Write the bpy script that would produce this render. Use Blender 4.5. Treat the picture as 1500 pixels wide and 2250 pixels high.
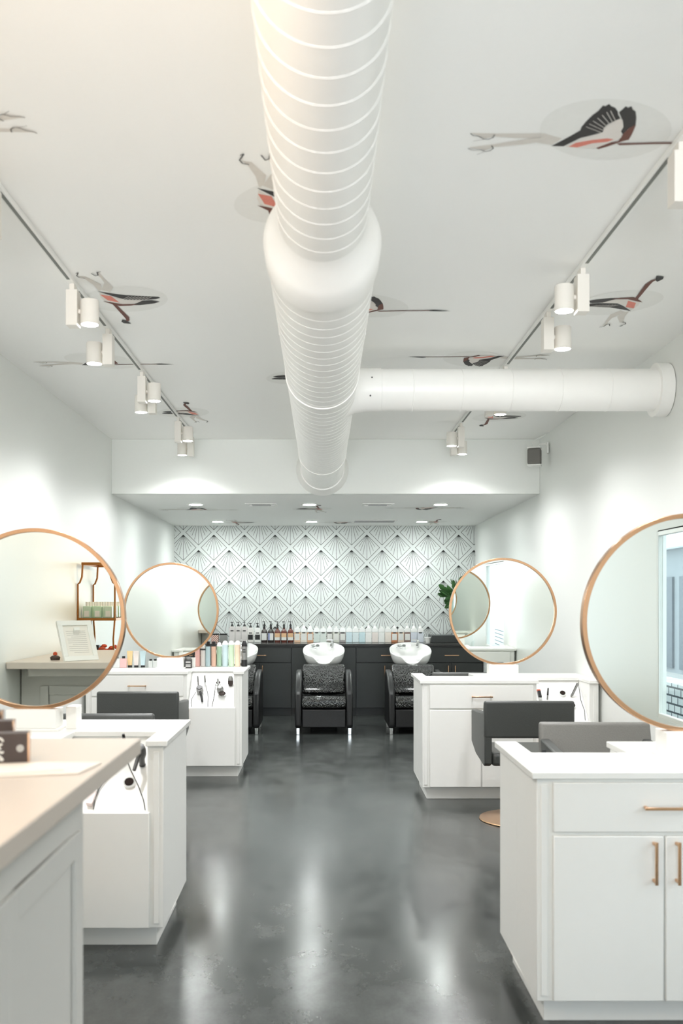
import bpy, bmesh, math, random
from mathutils import Vector, Matrix
random.seed(7)
PI = math.pi
for o in list(bpy.data.objects): bpy.data.objects.remove(o)
SC = bpy.context.scene
COL = SC.collection

# ---------------------------------------------------------------- camera
cam_d = bpy.data.cameras.new('camera'); cam = bpy.data.objects.new('camera', cam_d); COL.objects.link(cam)
cam.location = (0, 0, 1.52); cam.rotation_euler = (PI/2, 0, 0)
cam_d.sensor_fit = 'VERTICAL'; cam_d.sensor_height = 36.0; cam_d.sensor_width = 24.0
cam_d.lens = 2100/2250*36.0
cam_d.shift_x = 42/2250; cam_d.shift_y = 195/2250
cam_d.clip_start = 0.05; cam_d.clip_end = 200
cam_d.dof.use_dof = True; cam_d.dof.focus_distance = 8.6; cam_d.dof.aperture_fstop = 3.2
SC.camera = cam

# ---------------------------------------------------------------- world, colour, exposure
SC.view_settings.view_transform = 'Standard'; SC.view_settings.look = 'None'
SC.view_settings.gamma = 1.0; SC.view_settings.exposure = 1.48
SC.view_settings.use_curve_mapping = False
w = bpy.data.worlds.new('daylight'); SC.world = w; w.use_nodes = True
bg = w.node_tree.nodes['Background']
bg.inputs['Color'].default_value = (0.80, 0.90, 1.0, 1); bg.inputs['Strength'].default_value = 1.15
try:
    SC.cycles.diffuse_bounces = 10; SC.cycles.glossy_bounces = 6; SC.cycles.max_bounces = 14
    SC.cycles.sample_clamp_indirect = 6.0
except Exception: pass

XL, XR, ZC, ZA = -2.06, 2.125, 3.10, 2.565          # walls, ceilings
YS, YB, YF = 9.34, 13.3, -3.2                         # soffit, back wall, front wall
SPOT_W, SPILL_W, DOWN_W = 16.0, 17.0, 7.5

def area(name, loc, rot, sx, sy, power, col=(1, 1, 1)):
    d = bpy.data.lights.new(name, 'AREA'); d.shape = 'RECTANGLE'; d.size = sx; d.size_y = sy
    d.energy = power; d.color = col
    o = bpy.data.objects.new(name, d); COL.objects.link(o); o.location = loc; o.rotation_euler = rot
    return o
# daylight coming in through the shop-front glass, plus an added ceiling beam
area('daylight_front_window', (0, YF+0.06, 1.62), (PI/2, 0, 0), 3.4, 2.2, 21, (0.93, 0.97, 1.0))
tl = area('ceiling_fill_beam', (0, YF+0.08, 1.62), (PI/2+math.radians(16), 0, 0), 1.6, 1.2, 7.0, (0.96, 0.98, 1.0))
tl.data.spread = math.radians(35)     # added narrow beam, aimed up to brighten the ceiling, clear of near walls

# ---------------------------------------------------------------- materials
def lin(c):
    r = []
    for v in c:
        v = v/255.0
        r.append(v/12.92 if v <= 0.04045 else ((v+0.055)/1.055)**2.4)
    return (r[0], r[1], r[2], 1.0)
class NT:
    def __init__(s, m): s.t = m.node_tree; s.N = s.t.nodes; s.L = s.t.links
    def n(s, typ, **k):
        x = s.N.new(typ)
        for a, b in k.items(): setattr(x, a, b)
        return x
    def m(s, op, a, b=None, c=None):
        x = s.N.new('ShaderNodeMath'); x.operation = op
        for i, v in enumerate((a, b, c)):
            if v is None: continue
            if isinstance(v, (int, float)): x.inputs[i].default_value = v
            else: s.L.new(v, x.inputs[i])
        return x.outputs[0]
def mat(name, col, rough=0.5, metal=0.0, nscale=30.0, namp=0.03, bump=0.0, coat=0.0, emit=None, trans=0.0, rvar=0.05, spec=0.5, ior=None):
    """principled paint / metal / plastic with a little procedural mottling in colour and gloss"""
    m = bpy.data.materials.new(name); m.use_nodes = True; t = NT(m)
    b = t.N['Principled BSDF']
    c = lin(col) if max(col) > 1.001 else (*col, 1.0)
    tc = t.n('ShaderNodeTexCoord'); nz = t.n('ShaderNodeTexNoise'); nz.inputs['Scale'].default_value = nscale
    nz.inputs['Detail'].default_value = 4
    t.L.new(tc.outputs['Object'], nz.inputs['Vector'])
    mx = t.n('ShaderNodeMix', data_type='RGBA'); mx.inputs['Factor'].default_value = 0.5
    t.L.new(nz.outputs['Fac'], mx.inputs['Factor'])
    mx.inputs['A'].default_value = tuple(max(0, v*(1-namp)) for v in c[:3])+(1,)
    mx.inputs['B'].default_value = tuple(min(1, v*(1+namp)) for v in c[:3])+(1,)
    t.L.new(mx.outputs['Result'], b.inputs['Base Color'])
    t.L.new(t.m('ADD', t.m('MULTIPLY', nz.outputs['Fac'], rvar), max(0.0, rough-rvar/2)), b.inputs['Roughness'])
    b.inputs['Metallic'].default_value = metal
    b.inputs['Specular IOR Level'].default_value = spec
    if ior: b.inputs['IOR'].default_value = ior
    if coat: b.inputs['Coat Weight'].default_value = coat; b.inputs['Coat Roughness'].default_value = 0.08
    if trans: b.inputs['Transmission Weight'].default_value = trans
    if emit: b.inputs['Emission Color'].default_value = (*emit[0], 1); b.inputs['Emission Strength'].default_value = emit[1]
    if bump:
        bp = t.n('ShaderNodeBump'); bp.inputs['Strength'].default_value = bump; bp.inputs['Distance'].default_value = 0.004
        t.L.new(nz.outputs['Fac'], bp.inputs['Height']); t.L.new(bp.outputs['Normal'], b.inputs['Normal'])
    return m
M = {}
M['wall'] = mat('wall_paint', (229, 231, 228), 0.42, nscale=60, namp=0.01, bump=0.05)
M['ceil'] = mat('ceiling_paint', (246, 246, 244), 0.6, nscale=60, namp=0.01)
M['duct'] = mat('duct_paint', (246, 245, 242), 0.38, nscale=18, namp=0.015, bump=0.05)
M['lac'] = mat('white_lacquer', (238, 238, 235), 0.35, nscale=25, namp=0.01)
M['quartz'] = mat('white_quartz', (240, 240, 237), 0.22, nscale=120, namp=0.02)
M['tray'] = mat('tray_laminate', (243, 243, 241), 0.3, nscale=40, namp=0.01)
M['brass'] = mat('brushed_brass', (218, 176, 138), 0.24, metal=1.0, nscale=80, namp=0.08)
M['copper'] = mat('mirror_hoop_brass', (202, 158, 122), 0.24, metal=1.0, nscale=60, namp=0.08)
M['gold'] = mat('antique_gold_iron', (160, 104, 52), 0.38, metal=0.85, nscale=60, namp=0.08)
M['chrome'] = mat('chrome', (225, 226, 226), 0.08, metal=1.0, nscale=50, namp=0.02)
M['mirror'] = mat('mirror_silver', (226, 231, 226), 0.0, metal=1.0, nscale=2, namp=0.0, rvar=0.0)
M['char'] = mat('charcoal_cabinet_paint', (52, 55, 54), 0.35, nscale=20, namp=0.08)
M['chartop'] = mat('charcoal_polished_top', (58, 58, 57), 0.12, nscale=60, namp=0.15)
M['leather'] = mat('charcoal_vinyl', (62, 64, 62), 0.42, nscale=140, namp=0.12, bump=0.25)
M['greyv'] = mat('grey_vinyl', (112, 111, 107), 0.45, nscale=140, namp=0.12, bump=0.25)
M['blackv'] = mat('black_vinyl', (20, 20, 21), 0.35, nscale=120, namp=0.12, bump=0.2)
M['porc'] = mat('white_porcelain', (240, 240, 238), 0.1, nscale=20, namp=0.01, coat=0.5)
M['black'] = mat('black_plastic', (24, 24, 25), 0.35, nscale=60, namp=0.1)
M['dgrey'] = mat('dark_grey_plastic', (66, 66, 66), 0.35, nscale=60, namp=0.1)
M['silver'] = mat('silver_plastic', (150, 150, 148), 0.3, metal=0.6, nscale=60, namp=0.06)
M['white'] = mat('white_plastic', (238, 238, 235), 0.35, nscale=40, namp=0.01)
M['lampw'] = mat('lamp_housing_white', (232, 228, 221), 0.45, nscale=40, namp=0.01)
M['downlit'] = mat('lit_downlight_face', (255, 255, 252), 0.5, emit=((0.95, 1.0, 0.98), 80.0))
M['bulb'] = mat('lit_lamp_face', (255, 255, 252), 0.5, emit=((0.95, 1.0, 0.98), 28.0))
M['hole'] = mat('dark_socket', (44, 36, 34), 0.9, spec=0.1)
M['paper'] = mat('paper', (236, 231, 224), 0.6, nscale=30, namp=0.02)
M['ink'] = mat('pale_grey_ink', (176, 176, 174), 0.6)
M['amber'] = mat('amber_glass', (92, 34, 20), 0.12, nscale=20, namp=0.15, coat=0.6)
M['amberd'] = mat('dark_amber_glass', (42, 26, 24), 0.12, nscale=20, namp=0.15, coat=0.6)
M['label'] = mat('bottle_label_paper', (226, 226, 222), 0.6, nscale=60, namp=0.03)
M['tan'] = mat('tan_label_paper', (222, 184, 142), 0.6)
M['lilac'] = mat('lilac_label_paper', (150, 158, 196), 0.6)
M['grille'] = mat('speaker_cloth', (112, 110, 106), 0.8, nscale=400, namp=0.25)
M['vent'] = mat('vent_shadow_grey', (120, 122, 118), 0.6)
M['sticker_oval'] = mat('decal_pale_grey_print', (238, 238, 235), 0.6)
M['sticker_leg'] = mat('decal_stocking_beige_print', (216, 211, 204), 0.6, nscale=25, namp=0.08)
M['sticker_black'] = mat('decal_charcoal_feather_print', (47, 44, 44), 0.6, nscale=80, namp=0.25)
M['sticker_brown'] = mat('decal_rust_brown_print', (108, 62, 50), 0.6, nscale=60, namp=0.2)
M['sticker_white'] = mat('decal_cream_print', (229, 223, 217), 0.6, nscale=40, namp=0.03)
M['sticker_pink'] = mat('decal_coral_print', (222, 132, 116), 0.6, nscale=90, namp=0.15)
M['desk'] = mat('reception_desk_paint', (214, 212, 207), 0.45, nscale=30, namp=0.015)
M['desktop'] = mat('reception_desk_top', (208, 197, 186), 0.35, nscale=12, namp=0.03)
M['leaf'] = mat('plant_leaf', (52, 92, 44), 0.45, nscale=14, namp=0.45)
M['orange'] = mat('orange_flower', (198, 78, 44), 0.5, nscale=30, namp=0.3)
M['terr'] = mat('brown_carton', (68, 57, 53), 0.6, nscale=30, namp=0.2)
M['bluefac'] = mat('far_shopfront_blue', (50, 68, 84), 0.4, nscale=3, namp=0.2)
M['greyfac'] = mat('far_facade_grey', (140, 148, 154), 0.7, nscale=3, namp=0.08)
M['pave'] = mat('pavement', (190, 190, 188), 0.8, nscale=5, namp=0.1)
M['checker'] = None

def glassmat(name, tint=(0.97, 0.99, 0.98), f=0.12, rough=0.02):
    m = bpy.data.materials.new(name); m.use_nodes = True; t = NT(m)
    t.N.remove(t.N['Principled BSDF'])
    tr = t.n('ShaderNodeBsdfTransparent'); tr.inputs['Color'].default_value = (*tint, 1)
    gl = t.n('ShaderNodeBsdfGlossy'); gl.inputs['Roughness'].default_value = rough
    lw = t.n('ShaderNodeLayerWeight'); lw.inputs['Blend'].default_value = f
    nz = t.n('ShaderNodeTexNoise'); nz.inputs['Scale'].default_value = 3
    mx = t.n('ShaderNodeMixShader')
    fac = t.m('ADD', t.m('MULTIPLY', t.m('POWER', lw.outputs['Facing'], 4.0), f*3), t.m('ADD', 0.03, t.m('MULTIPLY', nz.outputs['Fac'], 0.01)))
    t.L.new(fac, mx.inputs[0]); t.L.new(tr.outputs[0], mx.inputs[1]); t.L.new(gl.outputs[0], mx.inputs[2])
    t.L.new(mx.outputs[0], t.N['Material Output'].inputs['Surface'])
    return m
M['glass'] = glassmat('clear_pane')
M['acrylic'] = glassmat('clear_acrylic', (0.90, 0.93, 0.92), 0.22)

def floor_mat():
    m = bpy.data.materials.new('stained_polished_concrete'); m.use_nodes = True; t = NT(m); b = t.N['Principled BSDF']
    tc = t.n('ShaderNodeTexCoord')
    mp = t.n('ShaderNodeMapping'); mp.inputs['Scale'].default_value = (1.0, 0.62, 1); t.L.new(tc.outputs['Object'], mp.inputs['Vector'])
    def noise(s, d=5, r=0.6, dist=0.0):
        n = t.n('ShaderNodeTexNoise'); n.inputs['Scale'].default_value = s; n.inputs['Detail'].default_value = d
        n.inputs['Roughness'].default_value = r; n.inputs['Distortion'].default_value = dist
        t.L.new(mp.outputs[0], n.inputs['Vector']); return n.outputs['Fac']
    a = noise(1.3, 4, 0.55, 0.3); c = noise(9, 5, 0.62, 0.2); g = noise(4.5, 3, 0.5, 0.2); e = noise(90, 3)
    rp = t.n('ShaderNodeValToRGB'); el = rp.color_ramp.elements
    el[0].position = 0.32; el[0].color = lin((28, 31, 31)); el[1].position = 0.68; el[1].color = lin((86, 89, 87))
    f = t.m('ADD', t.m('MULTIPLY', a, 0.6), t.m('ADD', t.m('MULTIPLY', c, 0.3), t.m('MULTIPLY', e, 0.10)))
    t.L.new(f, rp.inputs['Fac']); t.L.new(rp.outputs['Color'], b.inputs['Base Color'])
    t.L.new(t.m('ADD', 0.05, t.m('MULTIPLY', t.m('ADD', g, a), 0.15)), b.inputs['Roughness'])
    b.inputs['Specular IOR Level'].default_value = 0.42
    bp = t.n('ShaderNodeBump'); bp.inputs['Strength'].default_value = 0.25; bp.inputs['Distance'].default_value = 0.010
    wv = noise(2.2, 1, 0.4, 0.0); t.L.new(t.m('ADD', wv, t.m('MULTIPLY', e, 0.012)), bp.inputs['Height'])
    t.L.new(bp.outputs['Normal'], b.inputs['Normal'])
    return m
M['floor'] = floor_mat()

def wallpaper_mat():
    m = bpy.data.materials.new('fan_diamond_wallpaper'); m.use_nodes = True; t = NT(m); b = t.N['Principled BSDF']
    P = 0.4256; G = 0.835; X0 = -1.935; Z0 = 2.437
    tc = t.n('ShaderNodeTexCoord'); sp = t.n('ShaderNodeSeparateXYZ'); t.L.new(tc.outputs['Object'], sp.inputs[0])
    ex = t.m('DIVIDE', t.m('SUBTRACT', sp.outputs['X'], X0), P)
    d = t.m('DIVIDE', t.m('SUBTRACT', Z0, sp.outputs['Z']), P)
    D = 0.03
    s = t.m('SUBTRACT', t.m('FRACT', t.m('ADD', t.m('SUBTRACT', d, ex), 10+D)), D)
    q = t.m('SUBTRACT', t.m('FRACT', t.m('ADD', t.m('ADD', d, ex), 10+D)), D)
    hw = 0.0095
    def near(v, x): return t.m('LESS_THAN', t.m('ABSOLUTE', t.m('SUBTRACT', v, x)), hw)
    e = t.m('MAXIMUM', t.m('MAXIMUM', near(s, 0), near(q, 0)), t.m('MAXIMUM', near(s, G), near(q, G)))
    ins = t.m('MULTIPLY', t.m('LESS_THAN', s, G+hw), t.m('LESS_THAN', q, G+hw))
    ins = t.m('MULTIPLY', ins, t.m('MULTIPLY', t.m('GREATER_THAN', s, -hw), t.m('GREATER_THAN', q, -hw)))
    th = t.m('ARCTAN2', q, s); dl = PI/2/8
    k = t.m('MULTIPLY', t.m('ROUND', t.m('DIVIDE', th, dl)), dl)
    r = t.m('SQRT', t.m('ADD', t.m('MULTIPLY', s, s), t.m('MULTIPLY', q, q)))
    pr = t.m('MULTIPLY', r, t.m('ABSOLUTE', t.m('SUBTRACT', th, k)))
    off = t.m('DIVIDE', t.m('ABSOLUTE', t.m('SUBTRACT', k, PI/4)), PI/4)
    R = t.m('SUBTRACT', G*1.414, t.m('MULTIPLY', t.m('POWER', off, 0.7), 0.62))
    inang = t.m('MULTIPLY', t.m('GREATER_THAN', s, 0.0), t.m('GREATER_THAN', q, 0.0))
    ray = t.m('MULTIPLY', t.m('MULTIPLY', t.m('LESS_THAN', pr, 0.0075), t.m('LESS_THAN', r, R)), inang)
    f = t.m('MULTIPLY', t.m('MAXIMUM', e, ray), ins)
    mx = t.n('ShaderNodeMix', data_type='RGBA'); t.L.new(f, mx.inputs['Factor'])
    mx.inputs['A'].default_value = lin((218, 222, 220)); mx.inputs['B'].default_value = lin((16, 14, 14))
    t.L.new(mx.outputs['Result'], b.inputs['Base Color']); b.inputs['Roughness'].default_value = 0.55
    return m
M['wallpaper'] = wallpaper_mat()

def croc_mat():
    m = bpy.data.materials.new('black_crocodile_vinyl'); m.use_nodes = True; t = NT(m); b = t.N['Principled BSDF']
    tc = t.n('ShaderNodeTexCoord'); v = t.n('ShaderNodeTexVoronoi'); v.inputs['Scale'].default_value = 46
    mp = t.n('ShaderNodeMapping'); mp.inputs['Scale'].default_value = (1.5, 0.8, 0.9)
    t.L.new(tc.outputs['Object'], mp.inputs['Vector']); t.L.new(mp.outputs[0], v.inputs['Vector'])
    b.inputs['Base Color'].default_value = lin((30, 31, 31)); b.inputs['Roughness'].default_value = 0.16
    b.inputs['IOR'].default_value = 1.9; b.inputs['Coat Weight'].default_value = 0.6; b.inputs['Coat Roughness'].default_value = 0.1
    bp = t.n('ShaderNodeBump'); bp.inputs['Strength'].default_value = 1.0; bp.inputs['Distance'].default_value = 0.03; bp.invert = True
    t.L.new(v.outputs['Distance'], bp.inputs['Height']); t.L.new(bp.outputs['Normal'], b.inputs['Normal'])
    return m
M['croc'] = croc_mat()

def brick_mat(name, c1, c2, mort, scale):
    m = bpy.data.materials.new(name); m.use_nodes = True; t = NT(m); b = t.N['Principled BSDF']
    tc = t.n('ShaderNodeTexCoord'); mp = t.n('ShaderNodeMapping'); mp.inputs['Rotation'].default_value = (PI/2, 0, PI/2)
    br = t.n('ShaderNodeTexBrick'); br.inputs['Scale'].default_value = scale
    sp = t.n('ShaderNodeSeparateXYZ'); cb = t.n('ShaderNodeCombineXYZ')
    t.L.new(tc.outputs['Object'], sp.inputs[0]); t.L.new(sp.outputs['Y'], cb.inputs[0]); t.L.new(sp.outputs['Z'], cb.inputs[1])
    t.L.new(cb.outputs[0], br.inputs['Vector'])
    br.inputs['Color1'].default_value = lin(c1); br.inputs['Color2'].default_value = lin(c2); br.inputs['Mortar'].default_value = lin(mort)
    br.inputs['Mortar Size'].default_value = 0.03
    t.L.new(br.outputs['Color'], b.inputs['Base Color']); b.inputs['Roughness'].default_value = 0.85
    return m
M['brick'] = brick_mat('painted_white_brick', (226, 228, 228), (208, 212, 214), (66, 74, 80), 3.2)
def checker_mat():
    m = bpy.data.materials.new('red_white_checker_print'); m.use_nodes = True; t = NT(m); b = t.N['Principled BSDF']
    tc = t.n('ShaderNodeTexCoord'); ck = t.n('ShaderNodeTexChecker'); ck.inputs['Scale'].default_value = 70
    t.L.new(tc.outputs['Object'], ck.inputs['Vector'])
    ck.inputs['Color1'].default_value = lin((168, 74, 40)); ck.inputs['Color2'].default_value = lin((240, 236, 228))
    t.L.new(ck.outputs['Color'], b.inputs['Base Color']); return m
M['checker'] = checker_mat()

# ---------------------------------------------------------------- mesh helpers
class MB:
    def __init__(s): s.v = []; s.f = []; s.mi = []; s.cur = 0
    def add(s, vs, fs):
        o = len(s.v); s.v += [tuple(p) for p in vs]
        for f in fs: s.f.append(tuple(i+o for i in f)); s.mi.append(s.cur)
        return s
    def m(s, i): s.cur = i; return s
    def box(s, x0, x1, y0, y1, z0, z1):
        if x0 > x1: x0, x1 = x1, x0
        if y0 > y1: y0, y1 = y1, y0
        if z0 > z1: z0, z1 = z1, z0
        return s.add([(x0,y0,z0),(x1,y0,z0),(x1,y1,z0),(x0,y1,z0),(x0,y0,z1),(x1,y0,z1),(x1,y1,z1),(x0,y1,z1)],
                     [(3,2,1,0),(4,5,6,7),(0,1,5,4),(1,2,6,5),(2,3,7,6),(3,0,4,7)])
    def prism(s, poly, ax, a, b):
        """extrude a 2-D polygon along an axis: 'x' -> (y,z), 'y' -> (x,z), 'z' -> (x,y)"""
        def P(p, t): return {'x': (t, p[0], p[1]), 'y': (p[0], t, p[1]), 'z': (p[0], p[1], t)}[ax]
        n = len(poly); vs = [P(p, a) for p in poly]+[P(p, b) for p in poly]
        return s.add(vs, [tuple(range(n))[::-1], tuple(range(n, 2*n))]+[(i, (i+1) % n, n+(i+1) % n, n+i) for i in range(n)])
    def cone(s, p0, p1, r0, r1, n=24, caps=True):
        p0 = Vector(p0); p1 = Vector(p1); d = (p1-p0).normalized()
        u = d.orthogonal().normalized(); w_ = d.cross(u)
        vs = []
        for p, r in ((p0, r0), (p1, r1)):
            for i in range(n):
                a = 2*PI*i/n; vs.append(p+u*(r*math.cos(a))+w_*(r*math.sin(a)))
        fs = [(i, (i+1) % n, n+(i+1) % n, n+i) for i in range(n)]
        if caps: fs += [tuple(range(n))[::-1], tuple(range(n, 2*n))]
        return s.add(vs, fs)
    def cyl(s, p0, p1, r, n=24): return s.cone(p0, p1, r, r, n)
    def tube(s, pts, r, n=8, closed=False):
        pts = [Vector(p) for p in pts]; N = len(pts); vs = []; up = None
        for i, p in enumerate(pts):
            a = pts[(i-1) % N] if (closed or i > 0) else p; b = pts[(i+1) % N] if (closed or i < N-1) else p
            d = (b-a).normalized()
            u = d.orthogonal().normalized() if up is None else (up-d*up.dot(d)).normalized()
            up = u; w_ = d.cross(u)
            rr = r[i] if isinstance(r, (list, tuple)) else r
            for k in range(n):
                t = 2*PI*k/n; vs.append(p+u*(rr*math.cos(t))+w_*(rr*math.sin(t)))
        fs = []
        for i in range(N if closed else N-1):
            j = (i+1) % N
            for k in range(n): fs.append((i*n+k, i*n+(k+1) % n, j*n+(k+1) % n, j*n+k))
        if not closed: fs += [tuple(range(n))[::-1], tuple(range((N-1)*n, N*n))]
        return s.add(vs, fs)
    def lathe(s, prof, n=24, c=(0, 0, 0), ax='z', closed=False, sx=1.0, sy=1.0):
        vs = []
        for r, h in prof:
            for k in range(n):
                a = 2*PI*k/n; x, y = r*math.cos(a)*sx, r*math.sin(a)*sy
                q = {'z': (x, y, h), 'y': (x, h, y), 'x': (h, x, y)}[ax]
                vs.append((c[0]+q[0], c[1]+q[1], c[2]+q[2]))
        L = len(prof); fs = []
        for i in range(L if closed else L-1):
            j = (i+1) % L
            for k in range(n): fs.append((i*n+k, i*n+(k+1) % n, j*n+(k+1) % n, j*n+k))
        if not closed:
            if prof[0][0] > 1e-6: fs.append(tuple(range(n))[::-1])
            if prof[-1][0] > 1e-6: fs.append(tuple(range((L-1)*n, L*n)))
        return s.add(vs, fs)
    def xf(s, mtx, start=0):
        for i in range(start, len(s.v)): s.v[i] = tuple(mtx @ Vector(s.v[i]))
        return s
    def build(s, name, mats, parent=None, bevel=0.0, ang=35, seg=2, label=None):
        me = bpy.data.meshes.new(name); me.from_pydata(s.v, [], s.f)
        if not isinstance(mats, (list, tuple)): mats = [mats]
        for k in mats: me.materials.append(M[k] if isinstance(k, str) else k)
        me.polygons.foreach_set('material_index', s.mi)
        bm = bmesh.new(); bm.from_mesh(me); bmesh.ops.remove_doubles(bm, verts=bm.verts, dist=1e-6)
        bmesh.ops.recalc_face_normals(bm, faces=bm.faces)
        bm.to_mesh(me); bm.free()
        me.shade_smooth(); me.set_sharp_from_angle(angle=math.radians(ang))
        o = bpy.data.objects.new(name, me); COL.objects.link(o)
        if parent is not None: o.parent = parent
        if bevel:
            b = o.modifiers.new('edges', 'BEVEL'); b.width = bevel; b.segments = seg; b.limit_method = 'ANGLE'; b.angle_limit = math.radians(40)
        if label: o['label'] = label
        return o
def thing(name, label, cat, loc=(0, 0, 0), rz=0.0, group=None):
    o = bpy.data.objects.new(name, None); COL.objects.link(o); o.location = loc; o.rotation_euler = (0, 0, rz)
    o.empty_display_size = 0.1
    o['label'] = label; o['category'] = cat
    if group: o['group'] = group
    return o
def tag(o, label, cat, group=None, kind=None):
    o['label'] = label; o['category'] = cat
    if group: o['group'] = group
    if kind: o['kind'] = kind
    return o
def struct(o, label=None):
    o['kind'] = 'structure'
    if label: o['label'] = label
    return o
def dup(o, loc=None, rz=None, label=None, group=None, parent=None):
    c = o.copy(); COL.objects.link(c); c.parent = parent
    for ch in [x for x in ALLCH(o)]: dup(ch, parent=c)
    if loc is not None: c.location = loc
    if rz is not None: c.rotation_euler = (0, 0, rz)
    if label: c['label'] = label
    if group: c['group'] = group
    return c
def ALLCH(o): return [x for x in COL.objects if x.parent == o]

# ================================================================ the room
struct(MB().box(XL-0.2, XR+0.2, YF-0.2, YB+0.2, -0.1, 0).build('floor', 'floor'), 'dark stained polished concrete floor')
struct(MB().box(XL-0.2, XR+0.2, YF-0.2, YS+0.1, ZC, ZC+0.1).build('ceiling', 'ceil'), 'white painted main ceiling')
struct(MB().box(XL-0.2, XR+0.2, YS+0.1, YB+0.2, ZA, ZA+0.1).build('ceiling', 'ceil'), 'lower white ceiling over the shampoo alcove')
struct(MB().box(XL-0.12, XL, YF-0.2, YB+0.2, 0, ZC).build('wall_left', 'wall'))
# right wall with the side window
WY0, WY1, WZ0, WZ1 = 1.40, 3.10, 0.78, 1.96; WT = 0.06
struct(MB().box(XR, XR+WT, YF-0.2, WY0, 0, ZC).box(XR, XR+WT, WY1, YB+0.2, 0, ZC)
       .box(XR, XR+WT, WY0, WY1, 0, WZ0).box(XR, XR+WT, WY0, WY1, WZ1, ZC).build('wall_right', 'wall'))
struct(MB().box(XL-0.12, XR+0.12, YB, YB+0.12, 0, ZA).build('wall_back', 'wallpaper'), 'white wall papered with black fan diamonds')
struct(MB().box(XL, XR, YS, YS+0.1, ZA, ZC).build('trim_1', 'wall', bevel=0.004), 'white soffit face above the shampoo alcove')
FX0, FX1, FZ0, FZ1 = -1.75, 1.75, 0.5, 2.75
struct(MB().box(XL, FX0, YF-0.12, YF, 0, ZC).box(FX1, XR, YF-0.12, YF, 0, ZC)
       .box(FX0, FX1, YF-0.12, YF, 0, FZ0).box(FX0, FX1, YF-0.12, YF, FZ1, ZC).build('wall_front', 'wall'))
def window(name, label, bars, pane):
    r = bpy.data.objects.new(name, None); COL.objects.link(r); struct(r, label)
    b = MB()
    for q in bars: b.box(*q)
    b.build('window_frame', 'white', r, bevel=0.004)
    MB().box(*pane).build('glass_pane', 'glass', r)
    return r
window('window_1', 'white framed side window onto the street',
       [(XR, XR+0.03, WY0, WY0+0.02, WZ0, WZ1), (XR, XR+0.03, WY1-0.03, WY1, WZ0, WZ1),
        (XR, XR+0.03, WY0+0.02, WY1-0.03, WZ0, WZ0+0.03), (XR, XR+0.03, WY0+0.02, WY1-0.03, WZ1-0.03, WZ1)],
       (XR+0.012, XR+0.018, WY0+0.02, WY1-0.03, WZ0+0.03, WZ1-0.03))
window('window_2', 'large shop-front window behind the reception',
       [(FX0, FX0+0.06, YF-0.12, YF, FZ0, FZ1), (FX1-0.06, FX1, YF-0.12, YF, FZ0, FZ1), (-0.03, 0.03, YF-0.12, YF, FZ0+0.06, FZ1-0.06),
        (FX0+0.06, FX1-0.06, YF-0.12, YF, FZ0, FZ0+0.06), (FX0+0.06, FX1-0.06, YF-0.12, YF, FZ1-0.06, FZ1)],
       (FX0+0.06, FX1-0.06, YF-0.07, YF-0.062, FZ0+0.06, FZ1-0.06))
# street beyond the side window (seen in the nearest right mirror)
struct(MB().box(XR+0.22, 9.0, -26, 9, -0.12, -0.02).build('ground', 'pave'), 'pale pavement outside the side window')
tag(MB().box(3.3, 3.55, -6.0, 7.0, -0.02, 0.74).build('garden_wall', 'brick'), 'low white painted brick wall outside the side window', 'wall')
fb = thing('shop_building', 'grey building with blue shop windows across the street', 'building', (7.5, 3.0, -0.02))
MB().box(0, 1.0, -26, 5, 0, 2.62).build('facade', 'greyfac', fb)
MB().prism([(-0.25, 2.62), (1.0, 2.62), (1.0, 2.85)], 'y', -26.1, 5.1).build('roof', 'greyfac', fb)
for y0 in [-25.5+2.5*k for k in range(12)]:
    f = MB().box(-0.05, 0.02, y0, y0+2.1, 0.10, 2.05).build('shop_window', 'bluefac', fb)
    MB().box(-0.07, -0.05, y0+0.96, y0+1.04, 0.10, 2.05).build('glazing_bar', 'greyfac', f)

# ---------------------------------------------------------------- ventilation duct
du = thing('ventilation_duct', 'big white spiral ventilation duct running along the ceiling centre', 'duct', (0, 0, 2.80))
r1, r2 = 0.150, 0.205
def spiral(y0, y1, r, pitch, tr):
    n = int((y1-y0)/pitch*40); return [(r*math.cos(2*PI*i/40), y0+(y1-y0)*i/n, r*math.sin(2*PI*i/40)) for i in range(n+1)]
b = MB(); b.lathe([(r1, -3.1), (r1, 3.26)], 64, ax='y'); b.tube(spiral(0.6, 3.22, r1, 0.115, 0), 0.0012, 6)
b.build('near_duct_run', 'duct', du)
MB().lathe([(r1, 3.19), (r1+0.003, 3.215), (r1+0.012, 3.26), (0.195, 3.36), (r2+0.006, 3.40), (r2+0.007, 3.55), (r2, 3.56), (r2-0.004, 3.56)], 64, ax='y').build('reducer_collar', 'duct', du)
b = MB(); b.lathe([(r2-0.002, 3.50), (r2-0.002, 9.33)], 64, ax='y'); b.tube(spiral(3.6, 9.3, r2-0.002, 0.115, 0), 0.0013, 5)
b.build('far_duct_run', 'duct', du)
for y in (5.35, 8.15):
    MB().lathe([(r2-0.004, y), (r2+0.004, y), (r2+0.004, y+0.05), (r2-0.004, y+0.05)], 64, ax='y', closed=True).build('joint_band', 'duct', du)
MB().lathe([(0.19, 9.20), (r2+0.010, 9.20), (r2+0.014, 9.26), (0.255, 9.32), (0.255, 9.338), (0.19, 9.338)], 64, ax='y', closed=True).build('end_flange', 'duct', du)
for y in (2.0, 4.6, 7.3):
    rr = r1 if y < 3.3 else r2
    MB().box(-rr-0.004, -rr+0.002, y, y+0.03, 0, 0.30).build('hanger_strap', 'duct', du)
    MB().box(rr-0.002, rr+0.004, y, y+0.03, 0, 0.30).build('hanger_strap', 'duct', du)
br_ = thing('branch_duct', 'narrower white duct branching right off the main duct to the wall', 'duct', (0, 5.9, 2.82))
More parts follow.
